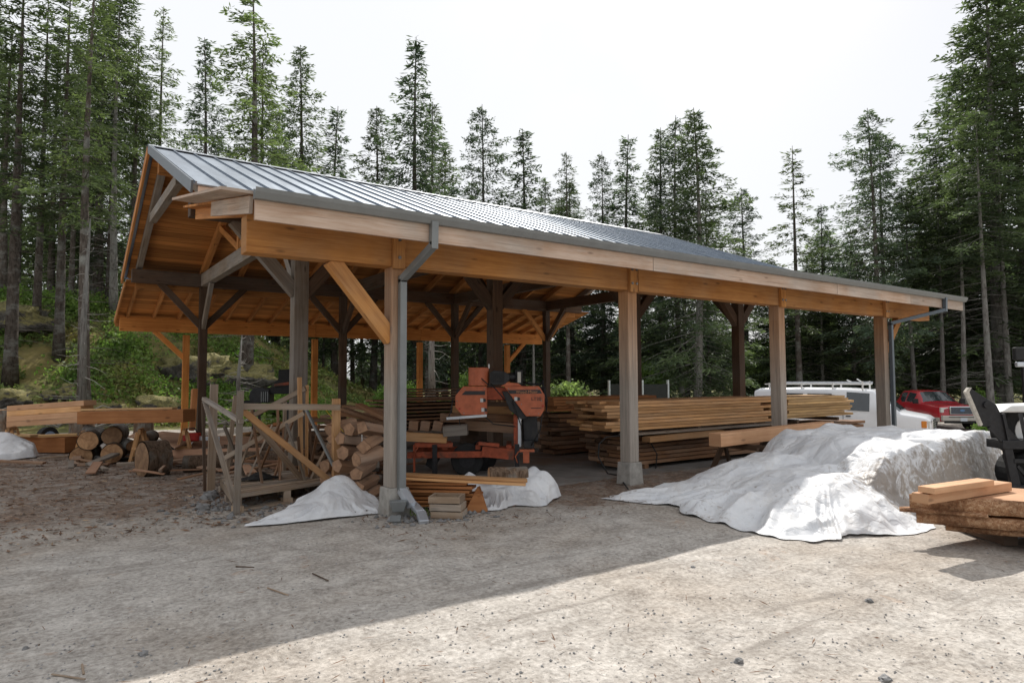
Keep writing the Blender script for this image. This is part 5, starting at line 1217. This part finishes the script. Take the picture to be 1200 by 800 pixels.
pb('tray', [(286, 468.5), (300, 468), (300, 472), (286, 472)], -.2, .4, M['black'])
for i in range(4): pb('hydraulic_hose', [(309.5+i*2.4, 458), (311+i*2.4, 458), (311+i*2.4, 470), (309.5+i*2.4, 470)], -.24, -.21, M['galv'])
for u in (300, 340):
    for y in (-.15, .3): m = MB(); m.bar((XB(u), y, ZB(470)), (XB(u), y, 0), .06, .06, 1.); m.build('leg', M['blackm'], bm_)
# ------------------------------------------------------------------ netting screens far back
for i, (u0, u1) in enumerate(((714, 743), (753, 783))):
    a_, b_ = at(u0, 470, 26), at(u1, 470, 26+(.3)); za = terr(a_.x, a_.y); o = empty('netting_screen', (a_.x, a_.y, za), 0, ('left', 'right')[i]+' dark netting screen between pale posts behind the lumber', 'screen', 'dark netting screens')
    d = Vector((b_.x-a_.x, b_.y-a_.y, 0)); H = 1.6-(449-444)/FPX*26-za
    m = MB(); m.bar((0, 0, H*.48), (d.x, d.y, H*.48), .02, H*.94, 1.); m.build('netting_panel', M['mesh'], o)
    for q in (Vector((0, 0, 0)), d): m = MB(); m.bar(q, q+Vector((0, 0, H+.08)), .07, .07, 1.); m.build('screen_post', M['pale'], o)
# ------------------------------------------------------------------ live-edge slabs, bottom right
def slab(name, p, q, w, h, label, mat, seed, wave=.05, shear=.55):
    p, q = Vector(p), Vector(q); d = q-p; L = d.length; d.normalize(); s = d.cross(Vector((0, 0, 1))).normalized(); N = 40
    o = empty(name, p, 0, label, 'slab', 'live-edge slabs'); m = MB(); e = MB()
    top, bot = [], []
    far = lambda t: d*(shear*(1-t/L))
    for i in range(N+1):
        t = i/N*L; a = w/2+wave*noise.noise(Vector((t*1.6, seed, 0)))+.03*noise.noise(Vector((t*7, seed, 0))); b = w/2+wave*noise.noise(Vector((t*1.6, seed+9, 0)))
        top.append((t, a, b))
    base = len(m.v)
    for t, a, b in top: m.v += [tuple(d*t+s*a*.97+Vector((0, 0, h/2))), tuple(d*t+far(t)-s*b*.97+Vector((0, 0, h/2))), tuple(d*t+s*a+Vector((0, 0, -h/2))), tuple(d*t+far(t)-s*b+Vector((0, 0, -h/2)))]
    for i in range(N):
        k = i*4; u0, u1 = top[i][0], top[i+1][0]
        m.face([k, k+4, k+5, k+1][::-1], [(u0, 0), (u1, 0), (u1, w), (u0, w)][::-1], 1.); m.face([k+2, k+3, k+7, k+6][::-1], None, .7)
    m.face([0, 1, 3, 2], [(50, 0), (50.02, 0), (50.02, .05), (50, .05)], .8); k = N*4; m.face([k+1, k, k+2, k+3], None, .8)
    m.build('sawn_face', mat, o)
    # rough waney edges
    R = 5
    for sg in (1, -1):
        k0 = len(e.v)
        for i in range(N*3+1):
            t = i/(N*3)*L; j = min(N-1, int(t/L*N)); f = t/L*N-j; a = (top[j][1 if sg > 0 else 2])*(1-f)+(top[j+1][1 if sg > 0 else 2])*f
            for r in range(R+1):
                g = r/R; zz = h/2-h*g; bulge = .035*math.sin(math.pi*g)+.015*noise.noise(Vector((t*9, g*4, seed+sg)))*math.sin(math.pi*g)*1.+.012*noise.noise(Vector((t*26, g*8, seed+sg)))*math.sin(math.pi*g)
                e.v.append(tuple(d*t+(far(t) if sg < 0 else Vector())+s*sg*(a*(.97+.03*g)+bulge)+Vector((0, 0, zz))))
        for i in range(N*3):
            for r in range(R):
                q_ = [k0+i*(R+1)+r, k0+(i+1)*(R+1)+r, k0+(i+1)*(R+1)+r+1, k0+i*(R+1)+r+1]; u_ = [(i*.02, r*.02), (i*.02+.02, r*.02), (i*.02+.02, r*.02+.02), (i*.02, r*.02+.02)]
                e.face(q_ if sg < 0 else q_[::-1], u_, 1.)
    e.build('waney_edge', M['waney'], o, smooth=True)
    return o
def waney():
    m = NT('waney_bark_edge'); tc = m.n('ShaderNodeTexCoord').outputs['Object']; n1 = m.noise(tc, 34, 7, .75, .6); n2 = m.noise(tc, 2.2, 4, .6)
    c = m.ramp(n1, [(.34, (.18, .085, .04)), (.5, (.40, .21, .105)), (.66, (.66, .47, .30))]); c = m.mix(m.ramp(n2, [(.42, (0, 0, 0)), (.58, (1, 1, 1))]), c, m.mix(1., c, (.45, .38, .33, 1), 'MULTIPLY'))
    m.l(c, m.b.inputs['Base Color']); m.b.inputs['Roughness'].default_value = .9; m.l(m.bump(n1, .8, .02), m.b.inputs['Normal']); return m.mat
M['waney'] = waney()
sd = Vector(RT)*1. + Vector((-.10*FW[0], -.10*FW[1], 0)); sd.z = 0; sd.normalize()
away = Vector((FW[0], FW[1], 0)).normalized()
def sl(u, v, z, w, L, h, label, mat, seed, yaw=0., dx=0):
    near = G(u, v, z-h/2); dd = (G(1205, 607, .33)-G(1063, 596, .33)).normalized(); c = near + dd.cross(Vector((0, 0, -1)))*(w/2)
    return slab('live_edge_slab', (c.x, c.y, z), (c.x+dd.x*L, c.y+dd.y*L, z+.0), w, h, label, mat, seed)
sl(1066, 596, .40, .9, 3.0, .14, 'thick live-edge slab topmost in the stack at lower right, pale sawn face up', M['pink'], 3)
sl(1074, 612, .255, .9, 3.0, .10, 'second live-edge slab, just below the pale-topped thick one', M['red_wood'], 7)
sl(1054, 599, .325, .35, .7, .045, 'short live-edge piece sticking out left between the slabs', M['pink'], 17)
sl(1108, 621, .165, .8, 2.6, .065, 'lowest live-edge slab in the stack at lower right', M['red_wood'], 12)
def onG(u, v, z): return G(u, v, z)
pA, pB = onG(1078, 585, .51), onG(1176, 570, .51)
timber('sawn_timber', pA+Vector((0, 0, .01)), pB+Vector((0, 0, .01)), .15, .085, M['pink'], 'longer grey-ended square timber lying on the topmost live-edge slab', 'timber')
pA, pB = onG(1090, 577, .585), onG(1160, 567, .585)
timber('sawn_timber', pA+Vector((0.02, 0.04, .015)), pB+Vector((0.02, .04, .015)), .15, .055, M['pink'], 'shorter broken-ended stick on top of the longer square timber', 'timber')
for i, (u, v) in enumerate(((1185, 640), (1240, 640))):
    p = G(u, v); q = p+away*.9
    timber('bearer', (p.x, p.y, .065), (q.x, q.y, .065), .14, .12, M['dark'], 'squared bearer timber under the live-edge slabs', 'timber', 'bearers under the slabs')
p = G(1190, 626, .05); m = MB(); m.box((0, 0, 0), (.22, .12, .05), 1., rz=-.3); tag(m.build('metal_foot', M['galv_l'], loc=p), 'small grey metal plate under the lower right slab stack', 'metal plate')
# ------------------------------------------------------------------ loader implement at right edge
DL = 8.7; SL_ = DL/FPX; lo = at(1160, 444, DL); ld = empty('loader_attachment', (lo.x, lo.y, 0), YR_-.1, 'black steel loader attachment with raised arm at the right border beside the big tarpaulin', 'loader')
def XL(u): return (u-1160)*SL_
def ZL(v): return 1.6-(v-441)*SL_
def plm(name, pts, y0, y1, mat, b=.006): m = MB(); m.prism([(XL(u), ZL(v)) for u, v in pts], y0, y1, 1.); return m.build(name, mat, ld, bevel=b)
M['palepaint'] = plain('worn_pale_edge_paint', (.50, .47, .41), .6, nscale=20, amt=.3)
plm('raised_arm', [(1133, 458), (1137, 454.5), (1165, 474), (1176, 500), (1190, 516), (1170, 516), (1156, 500), (1148, 499)], -.02, .03, M['blackm'])
plm('arm_edge', [(1131.4, 459), (1135, 454), (1138.5, 454), (1135.5, 459), (1149, 497), (1146.5, 499)], -.03, .035, M['palepaint'], .004)
m = MB(); m.tube([(XL(1154), -.05, ZL(474)), (XL(1154), .06, ZL(474))], .045, 14); m.build('pivot_pin', M['blackm'], ld)
plm('cross_beam', [(1168, 515), (1230, 514), (1230, 524), (1168, 525)], -.06, .30, M['blackm'])
plm('upright', [(1169, 516), (1178, 516), (1187, 568), (1177, 569)], -.04, .02, M['blackm'])
plm('lower_beam', [(1180, 536), (1230, 536), (1230, 541), (1180, 541)], -.05, .1, M['blackm'])
for u0, v0, u1, v1 in ((1171, 484, 1176, 516), (1190, 484, 1195, 516), (1184, 544, 1200, 566), (1155, 500, 1172, 520)):
    m = MB(); m.bar((XL(u0), -.03, ZL(v0)), (XL(u1), -.03, ZL(v1)), .035, .035, 1.); m.build('guard_bar', M['blackm'], ld)
plm('white_cowl', [(1170, 483), (1182, 475), (1232, 473), (1232, 482), (1200, 483)], .0, .5, M['white'], .02)
plm('grey_flap', [(1169, 478), (1174, 470), (1184, 475), (1176, 480)], .55, .60, M['conc'])
wh = MB(); wh.tube([(XL(1216), .25, ZL(506)), (XL(1216), .55, ZL(506))], .36, 26); wl = wh.build('wheel', M['tyre'], ld, bevel=.03)
r = MB(); r.tube([(XL(1216), .235, ZL(506)), (XL(1216), .27, ZL(506))], .2, 20); r.build('rim', M['white'], wl)
wh = MB(); wh.tube([(XL(1212), .15, ZL(556)), (XL(1212), .5, ZL(556))], .30, 26); wl = wh.build('wheel', M['tyre'], ld, bevel=.03)
plm('base_skid', [(1176, 566), (1230, 566), (1230, 574), (1176, 574)], -.06, .3, M['blackm'])
m = MB(); m.bar((XL(1181), .1, ZL(574)), (XL(1181), .1, 0), .08, .08, 1.); m.bar((XL(1226), .1, ZL(574)), (XL(1226), .1, 0), .08, .08, 1.); m.build('support', M['blackm'], ld)
# cab mirror further back
p = at(1197, 440, 12.); mr = empty('tractor_mirror', (p.x, p.y, terr(p.x, p.y)), YR_, 'black boxy mirror on a tall post at the right border above the loader', 'mirror')
zz = lambda v: 1.6-(v-441)*12/FPX-terr(p.x, p.y)
m = MB(); m.bar((0, 0, zz(407)), (0, 0, zz(422)), .24, .10, 1.); m.build('housing', M['black'], mr, bevel=.02)
m = MB(); m.bar((.02, 0, zz(424)), (.02, 0, zz(430)), .22, .08, 1.); m.build('housing', M['galv_l'], mr, bevel=.02)
m = MB(); m.bar((.08, .05, 0), (.08, .05, zz(410)), .05, .05, 1.); m.build('mast', M['blackm'], mr)
# ------------------------------------------------------------------ vehicles
def vehicle(name, loc, yaw, label, cat, st, paint, glassrows, lower=None):
    """st: stations (x, zsill, zbelt, ztop, half_low, half_belt, half_top); glassrows: side windows (i0,i1) and roof strips"""
    o = empty(name, loc, yaw, label, cat); body, win, wsh = MB(), MB(), MB(); low = MB()
    rings = []
    for x, zs, zb, zt, hl, hb, ht in st:
        zm = zs+(zb-zs)*.45
        half = [(hl*.94, zs), (hl, zs+.06), (hl*1.012, zm), (hb, zb), (ht+(hb-ht)*.12, zt-.09 if zt-zb > .2 else zb+(zt-zb)*.5), (ht*.93, zt-.015), (ht*.5, zt+.02)]
        rings.append([Vector((x, y, z)) for y, z in half]+[Vector((x, -y, z)) for y, z in half[::-1]])
    n = len(rings[0]); sidewin, strips = glassrows
    def addq(mb, pts, off=0.):
        if off:
            nn = (pts[1]-pts[0]).cross(pts[3]-pts[0]).normalized(); pts = [p+nn*off for p in pts]
        k = len(mb.v); mb.v += [tuple(p) for p in pts]; mb.face([k+i for i in range(4)], None, 1.)
    for i in range(len(rings)-1):
        A, B = rings[i], rings[i+1]
        for j in range(n-1):
            q = [A[j], A[j+1], B[j+1], B[j]]
            tgt = body
            if lower and j in (0, 1, n-2, n-3)[:4] and j in (0, n-2): tgt = low
            addq(tgt, q)
            if j in (3, n-5+0) or (j == n-1-4): pass
        addq(body, [A[n-1], A[0], B[0], B[n-1]])
    for ring, flip in ((rings[0], 0), (rings[-1], 1)):
        for j in range(n//2-1):
            q = [ring[j], ring[n-1-j], ring[n-2-j], ring[j+1]]; addq(body, q[::-1] if not flip else q)
        
    bpy_body = body
    def shrinkq(q, s):
        c = sum(q, Vector())/4; return [c+(p-c)*s for p in q]
    b = body.build('body', paint, o); 
    me = b.data
    import bmesh as bm
    B_ = bm.new(); B_.from_mesh(me); bm.ops.remove_doubles(B_, verts=B_.verts, dist=.002); bm.ops.recalc_face_normals(B_, faces=B_.faces); B_.to_mesh(me); B_.free()
    bv = b.modifiers.new('b', 'BEVEL'); bv.width = .035; bv.segments = 3; bv.limit_method = 'ANGLE'; bv.angle_limit = .35
    me.polygons.foreach_set('use_smooth', np.ones(len(me.polygons), bool)); 
    if lower: lower(low) if callable(lower) else None
    if low.v: low.build('lower_panel', M['tan'], o)
    ctr = Vector((0, 0, 1.0))
    for (i0, i1, fx0, fx1) in sidewin:
        for sgn in (0, 1):
            ja, jb = (3, 4) if not sgn else (n-5, n-4)
            A, B = rings[i0], rings[i1]
            q = [A[ja], A[jb], B[jb], B[ja]]
            q = [A[ja].lerp(B[ja], fx0), A[jb].lerp(B[jb], fx0), A[jb].lerp(B[jb], fx1), A[ja].lerp(B[ja], fx1)]
            q[2] = q[1]+(q[3]-q[0])
            c = sum(q, Vector())/4; q = [c+(p-c)*.90 for p in q]
            nrm = Vector((0, 1 if c.y > 0 else -1, .15)).normalized(); q = [p+nrm*.012 for p in q]
            m = MB(); m.v = [tuple(p) for p in q]+[tuple(p-nrm*.02) for p in q]
            for f in ((0, 1, 2, 3), (0, 4, 5, 1), (1, 5, 6, 2), (2, 6, 7, 3), (3, 7, 4, 0)): m.face(list(f))
            m.build('side_window', M['carglass'], o)
    for (i0, i1, nm) in strips:
        A, B = rings[i0], rings[i1]; m = MB(); c0 = A[4].lerp(B[4], .5)
        q = [A[4].lerp(B[4], .06), A[5].lerp(B[5], .06), A[6].lerp(B[6], .06), A[n-7].lerp(B[n-7], .06), A[n-6].lerp(B[n-6], .06), A[n-5].lerp(B[n-5], .06)]
        q2 = [A[4].lerp(B[4], .94), A[5].lerp(B[5], .94), A[6].lerp(B[6], .94), A[n-7].lerp(B[n-7], .94), A[n-6].lerp(B[n-6], .94), A[n-5].lerp(B[n-5], .94)]
        up = Vector(((A[5].x-B[5].x and (1 if A[5].x > B[5].x else -1))*.6, 0, .8))
        k = 0; Q = [Vector((p.x, p.y*.95, p.z))+up*.018 for p in q+q2]; m.v = [tuple(p) for p in Q]
        for j in range(5): m.face([j, j+1, 6+j+1, 6+j])
        m.build(nm, M['carglass'], o, smooth=True)
    return o, rings
def wheel(o, x, y, r, w=.24):
    sg = 1 if y > 0 else -1
    t = empty('wheel', (x, y, r)); t.parent = o
    m = MB(); m.tube([(0, -sg*w*.8, 0), (0, -sg*w*.1, 0), (0, 0, 0)], [r, r, r*.93], 26); m.build('tyre', M['tyre'], t, smooth=False)
    m = MB(); m.tube([(0, 0, 0), (0, sg*.012, 0), (0, sg*.02, 0)], [r*.66, r*.62, r*.3], 22); m.build('rim', M['rim'], t)
    a = MB(); a.tube([(x, y-sg*.05, r+.02), (x, y-sg*.018, r+.02)], r*1.22, 26); a.build('wheel_arch', M['black'], o)
def bx(o, name, c, s, mat, rz=0, bev=.02): m = MB(); m.box((0, 0, 0), s, 1., rz=rz); q = m.build(name, mat, o, bevel=bev); q.location = c; return q
# white van
vst = [(2.98, .45, .98, 1.02, .86, .84, .70), (2.85, .32, 1.06, 1.12, .96, .93, .80), (2.1, .30, 1.18, 1.26, 1.0, .97, .86), (1.25, .30, 1.22, 2.02, 1.0, .97, .72), (.3, .30, 1.22, 2.08, 1.0, .97, .76), (-1.4, .30, 1.22, 2.09, 1.0, .97, .77), (-2.8, .32, 1.22, 2.06, 1.0, .97, .77), (-2.98, .45, 1.2, 1.98, .97, .94, .74)]
vp = at(984, 445, 25.3); vz = terr(vp.x, vp.y)+.06
# heading: mostly to the right of the photo, turned about 25 degrees toward the viewer
hd = Vector(RT)*math.cos(.66)-Vector((FW[0], FW[1], 0))*math.sin(.66); vy = math.atan2(hd.y, hd.x)
van, vr = vehicle('cargo_van', (vp.x, vp.y, vz), vy, 'white cargo van with ladder rack on its roof, parked behind the lumber stack', 'van', vst, M['wcar'], ([(3, 4, .08, .95)], [(2, 3, 'windshield')]))
for sg in (1, -1):
    wheel(van, 1.95, sg*1.0, .38); wheel(van, -1.7, sg*1.0, .38)
    bx(van, 'headlight', (2.90, sg*.74, .86), (.14, .36, .26), M['lamp']); bx(van, 'turn_signal', (2.80, sg*.955, .86), (.16, .06, .24), M['amber'])
    bx(van, 'door_mirror', (1.55, sg*1.14, 1.34), (.12, .20, .34), M['black'], bev=.03)
    for xx in (1.62, .28): bx(van, 'door_seam', (xx, sg*1.003, .85), (.012, .03, .85), M['grille'], bev=0)
    for x0, x1 in ((-.1, -.95), (-1.15, -1.9)): bx(van, 'side_window', ((x0+x1)/2, sg*.905, 1.80), (.85, .02, .16), M['carglass'], bev=0)
    bx(van, 'door_handle', (.45, sg*1.012, 1.08), (.16, .03, .04), M['black'], bev=.005)
gr = bx(van, 'grille', (2.99, 0, .84), (.06, 1.0, .34), M['chrome'])
for i in range(4): bx(gr, 'grille_slot', (.03, 0, -.12+i*.08), (.02, .86, .035), M['black'], bev=0)
bx(van, 'bumper', (3.02, 0, .50), (.22, 1.9, .24), M['galv_l'], bev=.04); bx(van, 'bumper', (-3.04, 0, .50), (.18, 1.9, .2), M['galv_l'], bev=.04)
rk2 = empty('roof_rack', (0, 0, 2.1)); rk2.parent = van
for sg in (1, -1): m = MB(); m.bar((1.0, sg*.62, .13), (-2.6, sg*.62, .13), .05, .04, 1.); m.build('rail', M['white'], rk2)
for x in (.9, -.1, -1.2, -2.4):
    m = MB(); m.bar((x, -.72, .12), (x, .72, .12), .05, .04, 1.); m.build('crossbar', M['white'], rk2)
    for sg in (1, -1): m = MB(); m.bar((x, sg*.7, -.08), (x, sg*.7, .24 if x > 0 else .18), .05, .05, 1.); m.build('bracket', M['white'], rk2)
m = MB()
for y in (-.2, .15): m.bar((1.1, y, .19), (-2.5, y, .19), .03, .07, 1.)
for i in range(12): m.bar((1.0-i*.3, -.2, .19), (1.0-i*.3, .15, .19), .03, .03, 1.)
tag(m.build('ladder', M['galv_l'], loc=van.location), 'aluminium ladder lying on the roof rack of the white van', 'ladder'); ldd = bpy.data.objects['ladder']; ldd.rotation_euler.z = vy; ldd.location.z = vz+2.1
for x, hh, mt, nm in ((.6, .42, M['white'], 'clamp'), (.25, .38, M['white'], 'clamp'), (1.15, .40, M['amber'], 'hook')):
    m = MB(); m.tube([(x, .5, .1), (x+.05, .5, .22), (x-.1 if nm == 'clamp' else x+.25, .5, .26+(hh-.36))], .025, 6); m.build(nm, mt, rk2)
bx(van, 'antenna_pod', (1.4, -.7, 1.45), (.03, .03, .5), M['black'], bev=0)
# red pickup
tst = [(2.82, .50, 1.02, 1.08, .86, .84, .74), (2.68, .42, 1.12, 1.18, .99, .95, .84), (1.6, .40, 1.20, 1.26, 1.0, .98, .88), (1.15, .40, 1.22, 1.30, 1.0, .98, .88), (.45, .40, 1.26, 1.84, 1.0, .98, .70), (-.3, .40, 1.26, 1.90, 1.0, .98, .72), (-1.0, .40, 1.26, 1.86, 1.0, .98, .71), (-1.2, .40, 1.26, 1.34, 1.0, .98, .93), (-2.85, .45, 1.24, 1.30, .99, .97, .92)]
tp = at(1086, 445, 35.); tz = terr(tp.x, tp.y); hd = Vector(RT)*math.cos(1.62)-Vector((FW[0], FW[1], 0))*math.sin(1.62); ty = math.atan2(hd.y, hd.x)
tk, tr_ = vehicle('pickup_truck', (tp.x, tp.y, tz), ty, 'dark red pickup truck with tan lower trim, facing the yard from the wood edge', 'pickup', tst, M['rcar'], ([(4, 5, .02, .92), (5, 6, .05, .9)], [(3, 4, 'windshield'), (6, 7, 'rear_window')]))
for sg in (1, -1):
    wheel(tk, 1.85, sg*1.0, .41); wheel(tk, -1.75, sg*1.0, .41)
    bx(tk, 'headlight', (2.76, sg*.78, .98), (.12, .36, .24), M['lamp']); bx(tk, 'fog_lamp', (2.94, sg*.66, .60), (.04, .18, .12), M['black'])
    bx(tk, 'door_mirror', (1.0, sg*1.16, 1.36), (.12, .26, .24), M['black'], bev=.03)
    bx(tk, 'lower_trim', (-.1, sg*1.008, .52), (2.6, .04, .2), M['tan'], bev=.01)
    bx(tk, 'lower_trim', (2.55, sg*.985, .52), (.35, .05, .2), M['tan'], bev=.01)
gr = bx(tk, 'grille', (2.85, 0, .97), (.08, 1.16, .40), M['chrome'], bev=.04); bx(gr, 'grille_insert', (.035, 0, 0), (.03, 1.06, .32), M['grille'], bev=.02)
m = MB(); m.tube([(0, 0, 0), (.02, 0, 0)], .075, 20); e = m.build('badge', M['blue'], gr); e.location = (.048, 0, 0); e.scale = (1, 1.5, .75)
b = bx(tk, 'bumper', (2.90, 0, .60), (.18, 1.96, .26), M['tan'], bev=.04); bx(b, 'licence_plate', (.098, 0, -.06), (.012, .32, .16), M['plate'], bev=0)
bx(tk, 'bumper', (2.92, 0, .66), (.17, 1.4, .03), M['black'], bev=0)
bx(tk, 'air_dam', (2.82, 0, .42), (.12, 1.6, .14), M['black'])
# ------------------------------------------------------------------ loose stuff on the ground
def stones(name, n, posf, r0, r1, mat, seed, label, cat):
    rg = np.random.RandomState(seed); V, F = [], []; T = []
    base = np.array([(1, 0, 0), (-1, 0, 0), (0, 1, 0), (0, -1, 0), (0, 0, 1), (0, 0, -1)], float)
    fc = [(0, 2, 4), (2, 1, 4), (1, 3, 4), (3, 0, 4), (2, 0, 5), (1, 2, 5), (3, 1, 5), (0, 3, 5)]
    m = MB()
    for i in range(n):
        x, y = posf(rg); r = r0+(r1-r0)*rg.rand()**3; z = terr(x, y); a = rg.uniform(0, 6.28); c, s = math.cos(a), math.sin(a)
        b = base*rg.uniform(.6, 1.3, (6, 3))*r*np.array([1, .8, .6]); k = len(m.v)
        for q in b: m.v.append((x+q[0]*c-q[1]*s, y+q[0]*s+q[1]*c, z+q[2]+r*.15))
        for f in fc: m.face([k+j for j in f], None, rg.uniform(.7, 1.3))
    o = m.build(name, mat); return tag(o, label, cat, None, 'stuff')
def near(rg):
    while 1:
        u = rg.uniform(-60, 1260); v = 590+215*rg.rand()**.8; p = G(u, v)
        if p.y < -.2 or p.x < -1.9: return p.x, p.y
stones('gravel_pebbles', 3600, near, .003, .013, M['stone'], 4, 'small grey pebbles scattered over the yard', 'gravel')
def saw(rg): return rg.uniform(-6, 1.5), rg.uniform(.5, 9.5)
def chips(name, n, posf, l0, l1, w0, w1, mat, seed, label, cat):
    rg = np.random.RandomState(seed); P = []
    for i in range(n):
        x, y = posf(rg); P.append((x, y, terr(x, y)+.008+rg.rand()*.012))
    P = np.array(P); a = rg.uniform(0, 6.28, n); ax = np.stack([np.cos(a), np.sin(a), rg.normal(0, .12, n)], 1); ax = unit(ax); wd = unit(np.stack([-np.sin(a), np.cos(a), rg.normal(0, .4, n)], 1))
    me = cards_mesh(name, P, ax, wd, l0+(l1-l0)*rg.rand(n)**2.5, rg.uniform(w0, w1, n), rg.uniform(.6, 1.4, n), mat); o = bpy.data.objects.new(name, me); COL.objects.link(o); return tag(o, label, cat, None, 'stuff')
M['chip'] = plain('bark_chip', (.17, .095, .055), .9, nscale=6, amt=.6, bump=0); M['chip_l'] = plain('pale_wood_chip', (.42, .29, .18), .9, nscale=6, amt=.4, bump=0)
chips('bark_litter', 9000, saw, .02, .16, .008, .035, M['chip'], 1, 'brown bark litter and shavings over the dirt beside the logs', 'bark litter')
chips('pale_shavings', 1500, saw, .02, .12, .006, .02, M['chip_l'], 2, 'pale wood shavings over the dirt beside the logs', 'shavings')
chips('yard_splinters', 450, near, .02, .12, .004, .012, M['chip'], 3, 'small dark splinters scattered over the gravel yard', 'splinters')
def front(rg): return rg.uniform(-.5, 4.5), rg.uniform(-1.6, .8)
chips('splinters_by_posts', 1500, front, .02, .18, .005, .018, M['chip'], 6, 'bark splinters on the dirt in front of the sawmill', 'splinters')
def foot(rg): return (rg.normal(-1.4, .35), rg.normal(1.6, .5)) if rg.rand() < .6 else (rg.normal(.35, .4), rg.normal(-.45, .2))
stones('rubble_stones', 420, foot, .015, .06, M['stone'], 9, 'broken rubble by the rack corner and the first footing', 'rubble')
for u, v, r, l in ((246, 584, .13, 'flat bluish rock at the left corner of the wooden rack'), (238, 597, .10, 'pale rock left of the rack corner, nearest the yard'), (458, 611, .06, 'small pale rock before the first concrete footing'), (1019, 704, .03, 'dark stone alone in the sunlit gravel'), (866, 775, .032, 'dark stone on the sunlit gravel close to the lower edge'), (1037, 798, .035, 'dark stone cut by the lower border'), (30, 762, .022, 'small stone in the shade at lower left'), (168, 768, .03, 'pale flattish stone at lower left'), (812, 667, .02, 'small stone near the tarpaulin shadow')):
    p = G(u, v); rock(p.x, p.y, r, l, M['stone'], 'stone', 'loose stones', .55, cat='stone')
for u0, v0, u1, v1, l in ((313, 690, 338, 699, 'bleached splinter stick in the middle of the shaded gravel'), (276, 665, 298, 666, 'thin dark stick lying flat in the shaded gravel'), (366, 673, 385, 682, 'short dark curved stick in the shaded gravel'), (60, 792, 100, 798, 'pale twig near the lower left border'), (96, 780, 98, 792, 'short upright twig near the lower left border'),
                          (60, 587, 80, 589, 'dark bark strip on the shaded gravel at left'), (112, 589, 136, 591, 'pale bark strip on the sawdust at left'), (158, 581, 180, 581, 'pale stick lying in the sawdust'), (45, 538, 80, 535, 'grey flat board lying on the ground before the log pile'), (275, 616, 292, 612, 'orange splinter sticking out beside the peaked tarpaulin')):
    a_, b_ = G(u0, v0), G(u1, v1); a_.z = b_.z = .012; timber('stick', a_, b_, .012 if 'board' not in l else .14, .009 if 'board' not in l else .04, M['lath'] if 'dark' not in l else M['dark'], l, 'stick')
shw = MB()
for i in range(60):
    x, y = .18+rnd(-.1, .25), -.02+rnd(-.35, .12); h = rnd(.04, .12); a = rnd(0, 6.28); k = len(shw.v); dx, dy = .03*math.cos(a), .03*math.sin(a)
    shw.v += [(x-dy*.3, y+dx*.3, .0), (x+dy*.3, y-dx*.3, .0), (x+dx, y+dy, h)]; shw.face([k, k+1, k+2])
tag(shw.build('weeds', M['leaf']), 'little green weeds sprouting at the first concrete footing', 'weeds', None, 'stuff')
#%%END4
